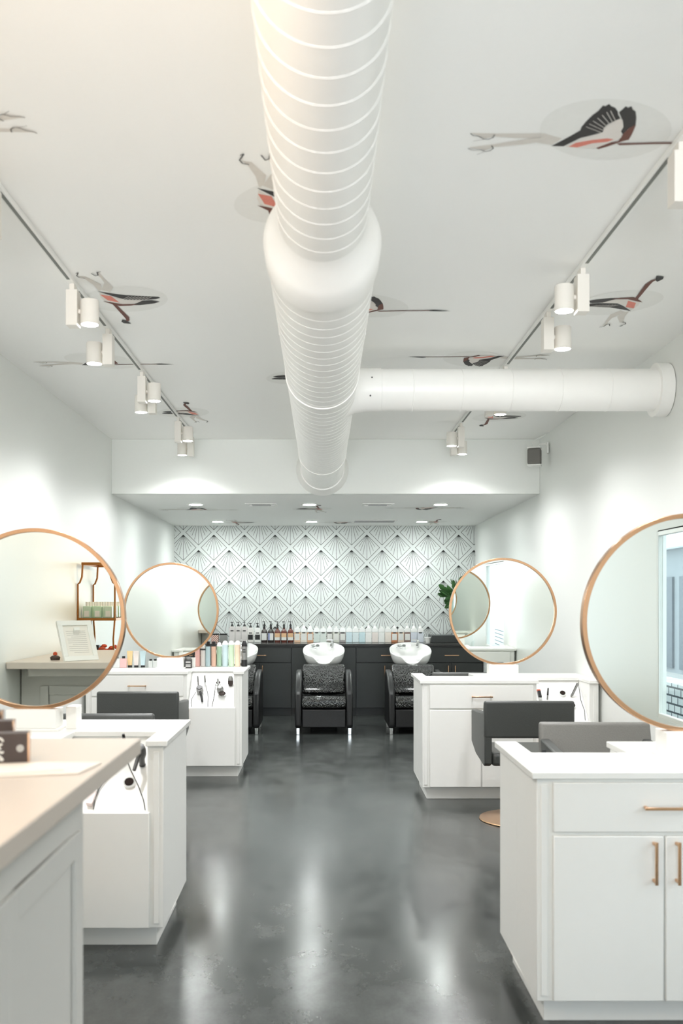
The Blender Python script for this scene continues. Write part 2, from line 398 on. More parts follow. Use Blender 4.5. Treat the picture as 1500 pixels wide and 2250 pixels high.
rb = 0.128
b = MB(); b.lathe([(rb, 0.19), (rb, XR-0.06)], 48, ax='x')
for x in (0.55, 0.85, 1.15, 1.45, 1.75): b.lathe([(rb, x), (rb+0.003, x+0.004), (rb, x+0.008)], 48, ax='x')
b.build('duct_run', 'duct', br_)
MB().lathe([(rb+0.05, 0.13), (rb+0.012, 0.20), (rb+0.004, 0.27), (rb+0.004, 0.36), (rb, 0.362)], 48, ax='x').build('saddle_collar', 'duct', br_)
MB().lathe([(rb-0.01, XR-0.08), (rb+0.035, XR-0.08), (rb+0.035, XR-0.004), (rb-0.01, XR-0.004)], 48, ax='x', closed=True).build('wall_collar', 'duct', br_)
for x, z in ((0.30, 0.05), (0.29, -0.06)): MB().cyl((x, -0.128, z), (x, -0.117, z), 0.005, 8).build('screw', 'dgrey', br_)

# ---------------------------------------------------------------- track lights
def track(x, y0, y1, label, joints):
    t = thing('lighting_track', label, 'light track', (x, 0, ZC))
    MB().box(-0.017, 0.017, y0, y1, -0.022, -0.001).build('rail', 'white', t, bevel=0.002)
    s = MB()
    ys = [y0+0.04]+joints+[y1-0.03]
    for a, c in zip(ys[:-1], ys[1:]): s.box(-0.007, 0.007, a+0.09, c-0.09, -0.024, -0.021)
    s.build('slot', 'vent', t)
LTY = [(3.55, -1), (4.72, 1), (5.50, -1), (6.53, 1), (6.92, -1), (8.16, 1), (8.95, -1)]
RTY = [(3.27, 1), (4.50, -1), (5.18, 1), (6.38, -1), (7.0, 1), (8.42, -1), (8.90, 1)]
track(-1.23, 0.8, 9.0, 'slim white lighting track along the left side of the ceiling', [y for y, s in LTY])
track(1.22, 0.8, 8.98, 'slim white lighting track along the right side of the ceiling', [y for y, s in RTY])
th = thing('track_spotlight', 'x', 'spotlight', (0, 0, ZC-0.022), 0, 'white track spotlights')
MB().box(-0.028, 0.028, -0.035, 0.035, -0.205, -0.03).box(-0.012, 0.012, -0.03, 0.03, -0.03, 0.0).build('gear_box', 'lampw', th, bevel=0.002)
hb = MB().lathe([(0.0, -0.075), (0.043, -0.075), (0.045, -0.079), (0.045, -0.195), (0.041, -0.195), (0.041, -0.185), (0.0, -0.185)], 32, c=(0.082, 0, 0)).cyl((0.02, 0, -0.13), (0.05, 0, -0.13), 0.012, 12)
hb.build('lamp_head', 'lampw', th)
MB().cyl((0.082, 0, -0.1935), (0.082, 0, -0.1865), 0.0405, 32).build('lens', 'bulb', th)
def spot(name, loc, power, col, ang, blend, parent, rad=0.035):
    d = bpy.data.lights.new(name, 'SPOT'); d.energy = power; d.color = col; d.spot_size = math.radians(ang); d.spot_blend = blend
    d.shadow_soft_size = rad
    o = bpy.data.objects.new(name, d); COL.objects.link(o); o.parent = parent; o.location = loc
    return o
spot('lamp_beam', (0.082, 0, -0.235), SPOT_W, (1.0, 0.995, 1.0), 54, 0.8, th)
spot('lamp_spill', (0.082, 0, -0.235), SPILL_W, (1.0, 0.995, 1.0), 150, 0.8, th)
names = {-1: ['cut off by the left photo edge', 'hanging beside the half hidden long bird decal', 'wall side of the middle pair', 'farthest of all, wall side'],
         1: ['nearest lit one, beside the diving bird decal', 'aisle side of the middle pair', 'aisle side of the far pair']}
first = True
il = {-1: 0, 1: 0}
for y, s in LTY:
    lb = 'white left track spotlight, '+names[s][il[s]]; il[s] += 1
    if first: th.location = (-1.23, y, ZC-0.022); th.rotation_euler = (0, 0, 0 if s > 0 else PI); th['label'] = lb; first = False
    else: dup(th, (-1.23, y, ZC-0.022), 0 if s > 0 else PI, lb)
rn = ['cut off by the right photo edge', 'large lit one nearest the bird decal with raised head', 'lit one just beyond the largest lit one', 'mostly hidden behind the branch duct',
      'lit face peeking out under the branch duct', 'aisle side of the far end', 'wall side of the far end']
for (y, s), q in zip(RTY, rn):
    dup(th, (1.22, y, ZC-0.022), 0 if s > 0 else PI, 'white right track spotlight, '+q)

# alcove downlights, vents
dl = thing('recessed_downlight', 'x', 'downlight', (0, 0, ZA), 0, 'round recessed downlights in the alcove ceiling')
MB().lathe([(0.070, -0.001), (0.095, -0.001), (0.094, -0.006), (0.072, -0.008)], 32, closed=True).build('trim_ring', 'white', dl)
MB().cyl((0, 0, -0.005), (0, 0, -0.001), 0.069, 32).build('lens', 'downlit', dl)
spot('lamp_beam', (0, 0, -0.04), DOWN_W, (0.93, 1.0, 0.98), 150, 0.8, dl, 0.06)
DL = [(-1.37, 10.35, 'front row left'), (-0.14, 10.35, 'front row middle'), (1.28, 10.35, 'front row right'), (-1.377, 12.6, 'back row left'), (-0.14, 12.6, 'back row middle'), (1.31, 12.6, 'back row right')]
for i, (x, y, q) in enumerate(DL):
    lb = 'round lit downlight in the alcove ceiling, '+q
    if i == 0: dl.location = (x, y, ZA); dl['label'] = lb
    else: dup(dl, (x, y, ZA), 0, lb)
def vent(x, y, wx, wy, label, core):
    t = thing('ceiling_vent', label, 'vent', (x, y, ZA), 0, 'alcove ceiling vents')
    b = MB().box(-wx, wx, -wy, -wy+0.03, -0.01, -0.001).box(-wx, wx, wy-0.03, wy, -0.01, -0.001).box(-wx, -wx+0.03, -wy+0.03, wy-0.03, -0.01, -0.001).box(wx-0.03, wx, -wy+0.03, wy-0.03, -0.01, -0.001)
    b.build('frame', 'white', t)
    MB().box(-core[0], core[0], -core[1], core[1], -0.004, -0.001).build('core', 'vent', t)
    s = MB(); n = 7
    for i in range(n):
        yy = -core[1]+2*core[1]*(i+0.5)/n; s.box(-core[0], core[0], yy-0.006, yy+0.004, -0.012, -0.005)
    s.build('louvre', 'silver', t)
vent(-0.66, 10.35, 0.17, 0.13, 'small white supply vent between the front row downlights, left', (0.10, 0.09))
vent(0.60, 10.35, 0.17, 0.13, 'small white supply vent between the front row downlights, right', (0.10, 0.09))
vent(0.68, 12.5, 0.29, 0.19, 'wide grey return vent near the papered wall', (0.26, 0.16))

# wall speaker
sp_ = thing('wall_speaker', 'small grey cloth and white speaker on a wall bracket high at right', 'speaker', (1.985, 8.95, 2.87), math.radians(-18))
MB().box(-0.062, 0.062, -0.05, 0.05, -0.075, 0.075).build('body', 'grille', sp_, bevel=0.018, seg=4)
for z in (-0.088, 0.075): MB().box(-0.063, 0.063, -0.051, 0.051, z, z+0.013).build('end_cap', 'white', sp_, bevel=0.005)
MB().tube([(0.03, 0.03, 0.088), (0.05, 0.04, 0.12), (0.10, 0.03, 0.12), (0.128, 0.045, 0.09)], 0.008, 8).box(0.112, 0.128, 0.01, 0.08, 0.03, 0.13).build('bracket', 'white', sp_)
MB().tube([(0.0, 0.0, 0.088), (-0.02, 0.0, 0.13), (0.02, 0.03, 0.17), (0.10, 0.05, 0.21)], 0.004, 6).build('cable', 'white', sp_)

BIRD_A = dict(P=[
('oval',[(0.2221,0.0041),(0.232,0.0404),(0.2349,0.0764),(0.2306,0.1109),(0.2189,0.1427),(0.2,0.1707),(0.1744,0.1937),(0.1429,0.2109),(0.1066,0.2215),(0.0667,0.2251),(0.0246,0.2215),(-0.018,0.2109),(-0.0596,0.1937),(-0.0988,0.1707),(-0.1343,0.1427),(-0.1649,0.1109),(-0.1897,0.0764),(-0.2081,0.0404),(-0.2197,0.0041),(-0.2245,-0.0314),(-0.2224,-0.0651),(-0.2138,-0.096),(-0.1991,-0.1235),(-0.1788,-0.1468),(-0.1536,-0.1654),(-0.1243,-0.179),(-0.0915,-0.1873),(-0.0563,-0.1901),(-0.0194,-0.1873),(0.0182,-0.179),(0.0556,-0.1654),(0.0918,-0.1468),(0.1259,-0.1235),(0.1569,-0.096),(0.1838,-0.0651),(0.2059,-0.0314)]),
('leg',[(-0.1306,0.066),(-0.1657,0.049),(-0.1982,0.0311),(-0.221,0.0321),(-0.3633,0.0332),(-0.4469,0.029),(-0.4181,0.049),(-0.3943,0.0681),(-0.3702,0.0574),(-0.3597,0.0532),(-0.2863,0.0638),(-0.2449,0.0638),(-0.205,0.0574),(-0.1442,0.0951)]),
('leg',[(-0.1364,0.0842),(-0.156,0.1115),(-0.2121,0.0951),(-0.2561,0.1093),(-0.3525,0.128),(-0.3798,0.1538),(-0.3976,0.1425),(-0.4406,0.1314),(-0.3633,0.1115),(-0.2729,0.0788),(-0.2346,0.0638),(-0.1844,0.0574)]),
('black',[(-0.1538,0.1203),(-0.1268,0.081),(-0.1045,0.0468),(-0.0835,0.0103),(-0.0853,-0.0153),(-0.0798,-0.0505),(-0.0709,-0.0897),(-0.0595,-0.1185),(-0.0545,-0.1515),(-0.0459,-0.1468),(-0.038,-0.1607),(-0.0265,-0.1468),(-0.0116,-0.1374),(0.0045,-0.1138),(0.0114,-0.0946),(0.0263,-0.0702),(0.0135,-0.0554),(-0.004,-0.0305),(-0.0091,-0.0051),(-0.0041,0.0206),(-0.0339,0.0416),(-0.0693,0.0628),(-0.092,0.0951),(-0.1112,0.1225)]),
('black',[(0.0094,-0.109),(0.0156,-0.128),(0.0194,-0.1468),(0.0297,-0.1374),(0.0378,-0.1468),(0.0473,-0.128),(0.0617,-0.1138),(0.0768,-0.0751),(0.0906,-0.0254),(0.0744,-0.0051),(0.0672,0.0363),(0.0545,0.0155),(0.0535,-0.0153),(0.0384,-0.0554)]),
('brown',[(0.0904,-0.0305),(0.0963,0.0155),(0.0988,0.0468),(0.0996,0.0735),(0.0822,0.0842),(0.0415,0.1225),(0.0154,0.1414),(-0.0001,0.128),(0.0157,0.106),(0.0666,0.0842),(0.0686,0.0574),(0.0672,0.0363),(0.0744,-0.0051)]),
('white',[(0.0263,-0.0702),(0.0384,-0.0554),(0.0535,-0.0153),(0.0545,0.0155),(0.0697,0.0574),(0.051,0.0842),(0.0026,0.1336),(-0.0608,0.1336),(-0.1059,0.1225),(-0.0867,0.0951),(-0.0553,0.0574),(-0.0164,0.0311),(-0.0041,0.0206),(-0.0066,-0.0051),(-0.0015,-0.0305),(0.0116,-0.0535)]),
('pink',[(-0.0928,0.1225),(-0.0763,0.0951),(-0.0249,0.0735),(0.0238,0.0628),(0.0467,0.0702),(0.0311,0.0875),(-0.0179,0.0983),(-0.0623,0.128)]),
('brown',[(0.0657,0.0983),(0.1278,0.0962),(0.189,0.0918),(0.3551,0.0896),(0.3589,0.0994),(0.1927,0.1027),(0.1313,0.1071),(0.0803,0.1115)]),
('black',[(0.349,0.0875),(0.3724,0.081),(0.4063,0.0875),(0.4692,0.1005),(0.413,0.1038),(0.3546,0.1016)]),
],S=[
('black',0.003,[(-0.4481,0.0279),(-0.4373,0.0416),(-0.4184,0.0468),(-0.3972,0.066),(-0.3813,0.0681),(-0.368,0.0553),(-0.3658,0.0363)]),
('black',0.0015,[(-0.3968,0.0681),(-0.4299,0.0788)]),
('black',0.003,[(-0.4402,0.1336),(-0.4241,0.1425),(-0.3949,0.1425),(-0.3767,0.156),(-0.3619,0.1493),(-0.3529,0.1314),(-0.3633,0.1115)]),
('black',0.0015,[(-0.3794,0.156),(-0.4027,0.1764)]),
('white',0.002,[(-0.0716,-0.0204),(-0.0066,0.0206)]),
('white',0.002,[(-0.0671,-0.0405),(-0.0061,0.0051)]),
('white',0.002,[(-0.0602,-0.0604),(-0.0056,-0.0102)]),
('white',0.002,[(-0.0509,-0.08),(-0.005,-0.0254)]),
('white',0.002,[(-0.0417,-0.0994),(0.0005,-0.0405)]),
('white',0.002,[(-0.0327,-0.1185),(0.0075,-0.0505)]),
('white',0.002,[(-0.0233,-0.128),(0.0145,-0.0604)]),
])
BIRD_B = dict(P=[
('oval',[(0.217,0.0012),(0.2077,0.0382),(0.1919,0.0745),(0.1698,0.1091),(0.1422,0.1408),(0.1097,0.1684),(0.0735,0.1911),(0.0347,0.2079),(-0.0054,0.2182),(-0.0455,0.2217),(-0.0842,0.2182),(-0.1201,0.2079),(-0.152,0.1911),(-0.1789,0.1684),(-0.2,0.1408),(-0.2146,0.1091),(-0.2225,0.0745),(-0.2234,0.0382),(-0.2175,0.0012),(-0.2052,-0.0352),(-0.1869,-0.07),(-0.1633,-0.1022),(-0.1351,-0.131),(-0.1033,-0.1555),(-0.0688,-0.1753),(-0.0325,-0.1897),(0.0045,-0.1985),(0.0414,-0.2015),(0.077,-0.1985),(0.1104,-0.1897),(0.1408,-0.1753),(0.1672,-0.1555),(0.1889,-0.131),(0.2053,-0.1022),(0.2156,-0.07),(0.2196,-0.0352)]),
('leg',[(-0.0897,-0.1566),(-0.079,-0.2346),(-0.1251,-0.3417),(-0.1615,-0.3521),(-0.141,-0.3207),(-0.1179,-0.2236),(-0.1113,-0.127)]),
('leg',[(-0.0279,-0.1859),(-0.0446,-0.3521),(-0.0485,-0.4199),(-0.0638,-0.3667),(-0.0565,-0.3312),(-0.0558,-0.2564),(-0.096,-0.1453),(-0.0592,-0.1109)]),
('black',[(-0.1203,-0.127),(-0.0591,-0.0947),(0.0094,-0.0643),(0.1117,-0.0478),(0.1743,-0.0383),(0.1828,-0.0216),(0.1562,0.0),(0.093,0.0121),(-0.0053,0.0072),(-0.0433,-0.0288),(-0.0906,-0.0877)]),
('white',[(-0.1151,-0.1109),(-0.071,-0.0407),(-0.0063,0.0121),(0.0849,0.0145),(0.0617,0.0561),(-0.005,0.0809),(-0.0515,0.0809),(-0.1177,0.0316),(-0.1267,-0.0288)]),
('pink',[(-0.1195,-0.076),(-0.0684,-0.0525),(-0.0462,0.0561),(-0.0996,0.0194)]),
('black',[(0.0793,0.0242),(0.1308,0.0145),(0.1687,0.0389),(0.1366,0.0685),(0.0536,0.0984),(0.007,0.0984),(0.0448,0.0635)]),
('brown',[(-0.1292,0.0316),(-0.0908,0.0487),(-0.036,0.0809),(0.0492,0.0809),(0.0055,0.1059),(-0.0584,0.1135),(-0.0902,0.0809)]),
('brown',[(-0.0902,0.0635),(-0.0696,0.0934),(-0.0486,0.3155),(-0.0584,0.3762),(-0.0889,0.4127),(-0.0724,0.3567),(-0.0741,0.3019),(-0.0856,0.1312)]),
('black',[(-0.0937,0.3567),(-0.0749,0.3846),(-0.0615,0.4411),(-0.1006,0.4297),(-0.1084,0.3958)]),
],S=[
('black',0.0046,[(-0.1599,-0.3996),(-0.1473,-0.4078),(-0.1659,-0.3625),(-0.1581,-0.3375),(-0.1359,-0.327)]),
('black',0.0046,[(-0.0364,-0.424),(-0.0548,-0.4139),(-0.0596,-0.3729),(-0.074,-0.3625),(-0.0863,-0.3996)]),
('white',0.003,[(-0.018,-0.0048),(0.0259,-0.0525)]),
('white',0.003,[(-0.0013,-0.0048),(0.0425,-0.0525)]),
('white',0.003,[(0.0155,-0.0048),(0.0591,-0.0525)]),
('white',0.003,[(0.0322,-0.0048),(0.0756,-0.0525)]),
('white',0.003,[(0.049,-0.0048),(0.0922,-0.0525)]),
('white',0.003,[(0.0657,-0.0048),(0.1088,-0.0525)]),
('white',0.003,[(0.0825,-0.0048),(0.1254,-0.0525)]),
('white',0.003,[(0.0992,-0.0048),(0.142,-0.0525)]),
])

# ---------------------------------------------------------------- flying bird decals on the ceiling
BIRD_MATS = ['sticker_oval', 'sticker_leg', 'sticker_black', 'sticker_brown', 'sticker_white', 'sticker_pink']
def bird(D, x, y, z, rot, label):
    b = MB(); k = 0
    for nm, pts in D['P']:
        k += 1; b.m(BIRD_MATS.index('sticker_'+nm)); zz = -0.001-0.0003*k
        b.add([(p[0], p[1], zz) for p in pts], [tuple(range(len(pts)))])
    for nm, wd, pts in D['S']:
        k += 1; b.m(BIRD_MATS.index('sticker_'+nm)); zz = -0.001-0.0003*k
        for (x0, y0), (x1, y1) in zip(pts[:-1], pts[1:]):
            d = Vector((x1-x0, y1-y0)); d.normalize(); n = Vector((-d.y, d.x))*wd/2; e = d*wd*0.3
            b.add([(x0-n.x-e.x, y0-n.y-e.y, zz), (x1-n.x+e.x, y1-n.y+e.y, zz), (x1+n.x+e.x, y1+n.y+e.y, zz), (x0+n.x-e.x, y0+n.y-e.y, zz)], [(0, 1, 2, 3)])
    o = b.build('bird_decal', BIRD_MATS, ang=180)
    o.location = (x, y, z); o.rotation_euler = (0, 0, rot)
    tag(o, label, 'ceiling decal', 'flying bird decals')
BIRDS = [
 (BIRD_A, 0.948, 3.196, ZC, 0, 'largest flying bird decal, raised black wings, at upper right of the ceiling'),
 (BIRD_B, -1.026, 5.0, ZC, 0, 'bird decal diving with swept black wings beside the left track'),
 (BIRD_A, -1.457, 6.28, ZC, 0, 'stretched out bird decal half hidden behind the left track spotlight'),
 (BIRD_A, 1.02, 6.28, ZC, PI, 'stretched out bird decal facing left just before the branch duct'),
 (BIRD_A, 0.23, 5.10, ZC, 0, 'bird decal whose neck and one wing stick out right of the main duct'),
 (BIRD_A, -1.41, 3.25, ZC, PI, 'bird decal at upper left with only its two black shod feet in view'),
 (BIRD_B, -0.13, 3.78, ZC, 0, 'bird decal peeking out left of the main duct, head and one shoe showing'),
 (BIRD_B, -0.18, 6.77, ZC, PI, 'bird decal with only its black wing tips showing left of the main duct'),
 (BIRD_B, -1.17, 8.03, ZC, PI, 'small flying bird decal crossed by the far end of the left track'),
 (BIRD_B, 1.52, 8.2, ZC, 0, 'small bird decal beyond the branch duct above the wall speaker'),
 (BIRD_B, 1.56, 5.08, ZC, PI, 'bird decal with raised head and trailing black wings right of the right track'),
 (BIRD_A, -1.42, 10.86, ZA, 0, 'bird decal on the alcove ceiling by the front left downlight'),
 (BIRD_B, -0.12, 10.86, ZA, PI, 'bird decal on the alcove ceiling by the front middle downlight'),
 (BIRD_A, 1.15, 10.82, ZA, PI, 'bird decal on the alcove ceiling by the front right downlight'),
 (BIRD_B, -1.08, 12.72, ZA, 0, 'bird decal on the alcove ceiling right of the back left downlight'),
 (BIRD_A, 0.25, 12.78, ZA, PI, 'bird decal partly covered by the wide return vent'),
 (BIRD_B, 1.42, 12.66, ZA, PI, 'bird decal on the alcove ceiling right of the back right downlight')]
for q in BIRDS: bird(*q)

# ================================================================ double-sided styling stations
HC = 0.915
def handle(parent, x, y, z, ln, vert=False, face=-1):
    b = MB(); o = 0.032*face
    if vert:
        b.box(x-0.005, x+0.005, y+o-0.004, y+o+0.004, z-ln/2, z+ln/2)
        for zz in (z-ln/2+0.01, z+ln/2-0.01): b.box(x-0.005, x+0.005, min(y, y+o), max(y, y+o), zz-0.005, zz+0.005)
    else:
        b.box(x-ln/2, x+ln/2, y+o-0.004, y+o+0.004, z-0.005, z+0.005)
        for xx in (x-ln/2+0.01, x+ln/2-0.01): b.box(xx-0.005, xx+0.005, min(y, y+o), max(y, y+o), z-0.005, z+0.005)
    return b.build('handle', 'brass', parent, bevel=0.001, label='slim brass handle')
def slope(x, t, out=0.0, s=1):
    """a point on the tool tray: t along the slope (0 at the lip), out = height off the tray; s=-1 for the far side"""
    y = -0.34+0.29*t-out*0.7071; z = 0.60+0.29*t+out*0.7071
    return (x*s, y*s, z)
def station(cx, cy, label, tools):
    st = thing('styling_station', label, 'salon station', (cx, cy, 0), 0, 'white double-sided styling stations')
    b = MB()
    b.box(-0.63, 0.63, -0.28, 0.28, 0, 0.10)
    for s in (-1, 1):
        def X(a, c, y0, y1, z0, z1): b.box(a*s, c*s, y0*s, y1*s, z0, z1)
        X(-0.67, 0.20, -0.35, 0.0, 0.10, 0.89)
        X(0.60, 0.67, -0.35, 0.0, 0.10, 0.89)
        X(0.20, 0.60, -0.35, 0.0, 0.10, 0.585)
    b.build('carcass', 'lac', st, bevel=0.0025)
    for s in (-1, 1):
        for x0, x1 in ((-0.657, -0.632), (0.628, 0.652)):
            MB().box(x0*s, x1*s, -0.358*s, -0.35*s, 0.12, 0.865).build('pilaster', 'lac', st, bevel=0.002)
    b = MB(); b.prism([(-0.69, -0.37), (0.21, -0.37), (0.21, -0.07), (0.595, -0.07), (0.595, -0.37), (0.69, -0.37),
                       (0.69, 0.37), (-0.21, 0.37), (-0.21, 0.07), (-0.595, 0.07), (-0.595, 0.37), (-0.69, 0.37)], 'z', 0.89, HC)
    b.build('countertop', 'quartz', st, bevel=0.003)
    for s in (-1, 1):
        tr = MB().prism([(-0.345*s, 0.586), (-0.345*s, 0.600), (-0.335*s, 0.600), (-0.045*s, 0.888), (-0.001*s, 0.888), (-0.001*s, 0.586)], 'x', 0.201*s, 0.599*s).build('tool_tray', 'tray', st)
        for (hx, ht) in ((0.50, 0.36), (0.445, 0.66)):
            p = Vector(slope(hx, ht, -0.004, s)); q = Vector(slope(hx, ht, 0.014, s))
            MB().m(0).cone(p, q, 0.027, 0.025, 24).m(1).cyl(Vector(slope(hx, ht, 0.0135, s)), Vector(slope(hx, ht, 0.0155, s)), 0.0205, 24).build('tool_holder', ['chrome', 'hole'], st, label='round chrome tool holder with a dark opening')
        dr = MB().box(-0.615*s, 0.17*s, -0.368*s, -0.35*s, 0.702, 0.878).build('drawer', 'lac', st, bevel=0.004)
        handle(dr, -0.222*s, -0.368*s, 0.792, 0.16, face=-s)
        for x0, x1, hx in ((-0.615, -0.225, -0.262), (-0.219, 0.17, -0.182)):
            d = MB().box(x0*s, x1*s, -0.368*s, -0.35*s, 0.105, 0.690).build('door', 'lac', st, bevel=0.004)
            handle(d, hx*s, -0.368*s, 0.60, 0.15, True, face=-s)
        d = MB().box(0.195*s, 0.612*s, -0.372*s, -0.35*s, 0.105, 0.603).build('door', 'lac', st, bevel=0.003)
        handle(d, 0.215*s, -0.372*s, 0.52, 0.14, True, face=-s)
    return st
NL, FL, NR, FR = (-1.36, 4.50), (-1.36, 8.55), (1.43, 3.74), (1.43, 7.62)
station(*NL, 'white styling station behind the reception desk, nearest on the left', 0)
station(*FL, 'far left white styling station with hair products on its top', 0)
station(*NR, 'nearest right white styling station, cut by the right edge of the photo', 0)
station(*FR, 'far right white styling station behind the charcoal chair', 0)

# round mirrors
mi = thing('round_mirror', 'x', 'mirror', (0, 0, HC), 0, 'round brass-framed station mirrors')
MC = 1.434-HC; RO = 0.427
MB().lathe([(RO-0.018, -0.02), (RO, -0.02), (RO, 0.02), (RO-0.018, 0.02)], 128, c=(0, 0, MC), ax='y', closed=True).build('frame', 'copper', mi, bevel=0.0015, label='brass hoop')
MB().lathe([(0, -0.004), (RO-0.017, -0.004), (RO-0.017, 0.004), (0, 0.004)], 128, c=(0, 0, MC), ax='y').build('mirror_glass', 'mirror', mi)
b = MB().box(-0.115, 0.115, -0.065, 0.065, 0.012, 0.098).box(-0.13, 0.13, -0.08, 0.08, 0.0, 0.012)
b.build('riser_block', 'white', mi, bevel=0.002)
for i, ((x, y), q) in enumerate(((NL, 'large round mirror on the nearest left station, reflecting a gold shelf'), (FL, 'round mirror on the far left station above the hair products'),
                                 (NR, 'large round mirror cut by the right edge of the photo'), (FR, 'round mirror on the far right station overlapping the papered wall'))):
    xx = {0: -1.352, 1: -1.352, 2: 1.439, 3: 1.435}[i]
    yaw = (0.0, -0.017, 0.0, -0.019)[i]; pit = (0, -0.0035, 0, 0.007)[i]
    if i == 0: mi.location = (xx, y, HC); mi['label'] = q
    else:
        k_ = dup(mi, (xx, y, HC), yaw, q)
        for ch in ALLCH(k_):
            if ch.name.startswith(('mirror_glass', 'frame')): ch.rotation_euler = (pit, 0, 0)
o = MB().box(-0.025, 0.025, -0.05, 0.05, 0, 0.105).build('power_outlet_box', 'white', bevel=0.003)
o.location = (-1.185, 4.56, HC); tag(o, 'small white outlet box beside the riser of the nearest left mirror', 'outlet box')

# ================================================================ salon chairs
def armshape(): return [(0.004, 0.425), (0.05, 0.408), (0.38, 0.44), (0.57, 0.50), (0.575, 0.72), (0.565, 0.735), (0.03, 0.765), (0.004, 0.75)]
def salon_chair(label, loc, rz):
    t = thing('salon_chair', label, 'salon chair', loc, rz, 'charcoal hydraulic salon chairs')
    # local: back panel at y=0, the sitter faces +y, the base centre is at y=0.27
    MB().prism([(0.0, 0.60), (0.0, 0.85), (0.04, 0.85), (0.115, 0.60)], 'x', -0.303, 0.303).build('backrest', 'leather', t, bevel=0.016, seg=4)
    for s in (-1, 1):
        MB().prism(armshape(), 'x', s*0.250, s*0.300).build('armrest', 'leather', t, bevel=0.010, seg=3)
    MB().box(-0.249, 0.249, 0.015, 0.54, 0.41, 0.50).build('seat', 'leather', t, bevel=0.025, seg=4)
    MB().lathe([(0, 0), (0.285, 0), (0.29, 0.004), (0.286, 0.010), (0.12, 0.022), (0.05, 0.032), (0.0, 0.032)], 64, c=(0, 0.27, 0)).build('base_disc', 'brass', t)
    MB().cyl((0, 0.27, 0.03), (0, 0.27, 0.26), 0.035).cyl((0, 0.27, 0.26), (0, 0.27, 0.38), 0.024).box(-0.12, 0.12, 0.15, 0.39, 0.38, 0.409).build('hydraulic_column', 'chrome', t)
    MB().tube([(0, 0.27, 0.2), (0.06, 0.2, 0.19), (0.10, 0.02, 0.12)], 0.006).cyl((0.10, 0.03, 0.12), (0.10, 0.0, 0.115), 0.012, 12).build('pump_lever', 'black', t)
    return t
c0 = salon_chair('charcoal salon chair with its back to us in front of the far right station', (1.383, 6.38, 0), 0)
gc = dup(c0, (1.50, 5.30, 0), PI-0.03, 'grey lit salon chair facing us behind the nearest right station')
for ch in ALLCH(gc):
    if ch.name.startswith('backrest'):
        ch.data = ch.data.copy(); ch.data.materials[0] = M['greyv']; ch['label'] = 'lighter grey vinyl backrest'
dup(c0, (-1.362, 7.04, 0), 0, 'charcoal salon chair with its back to us in front of the far left station')
dup(c0, (-1.30, 5.70, 0), PI+0.01, 'salon chair behind the nearest left station, only its top edge showing')
dup(c0, (1.33, 8.98, 0), PI, 'salon chair behind the far right station, only a black top edge showing')

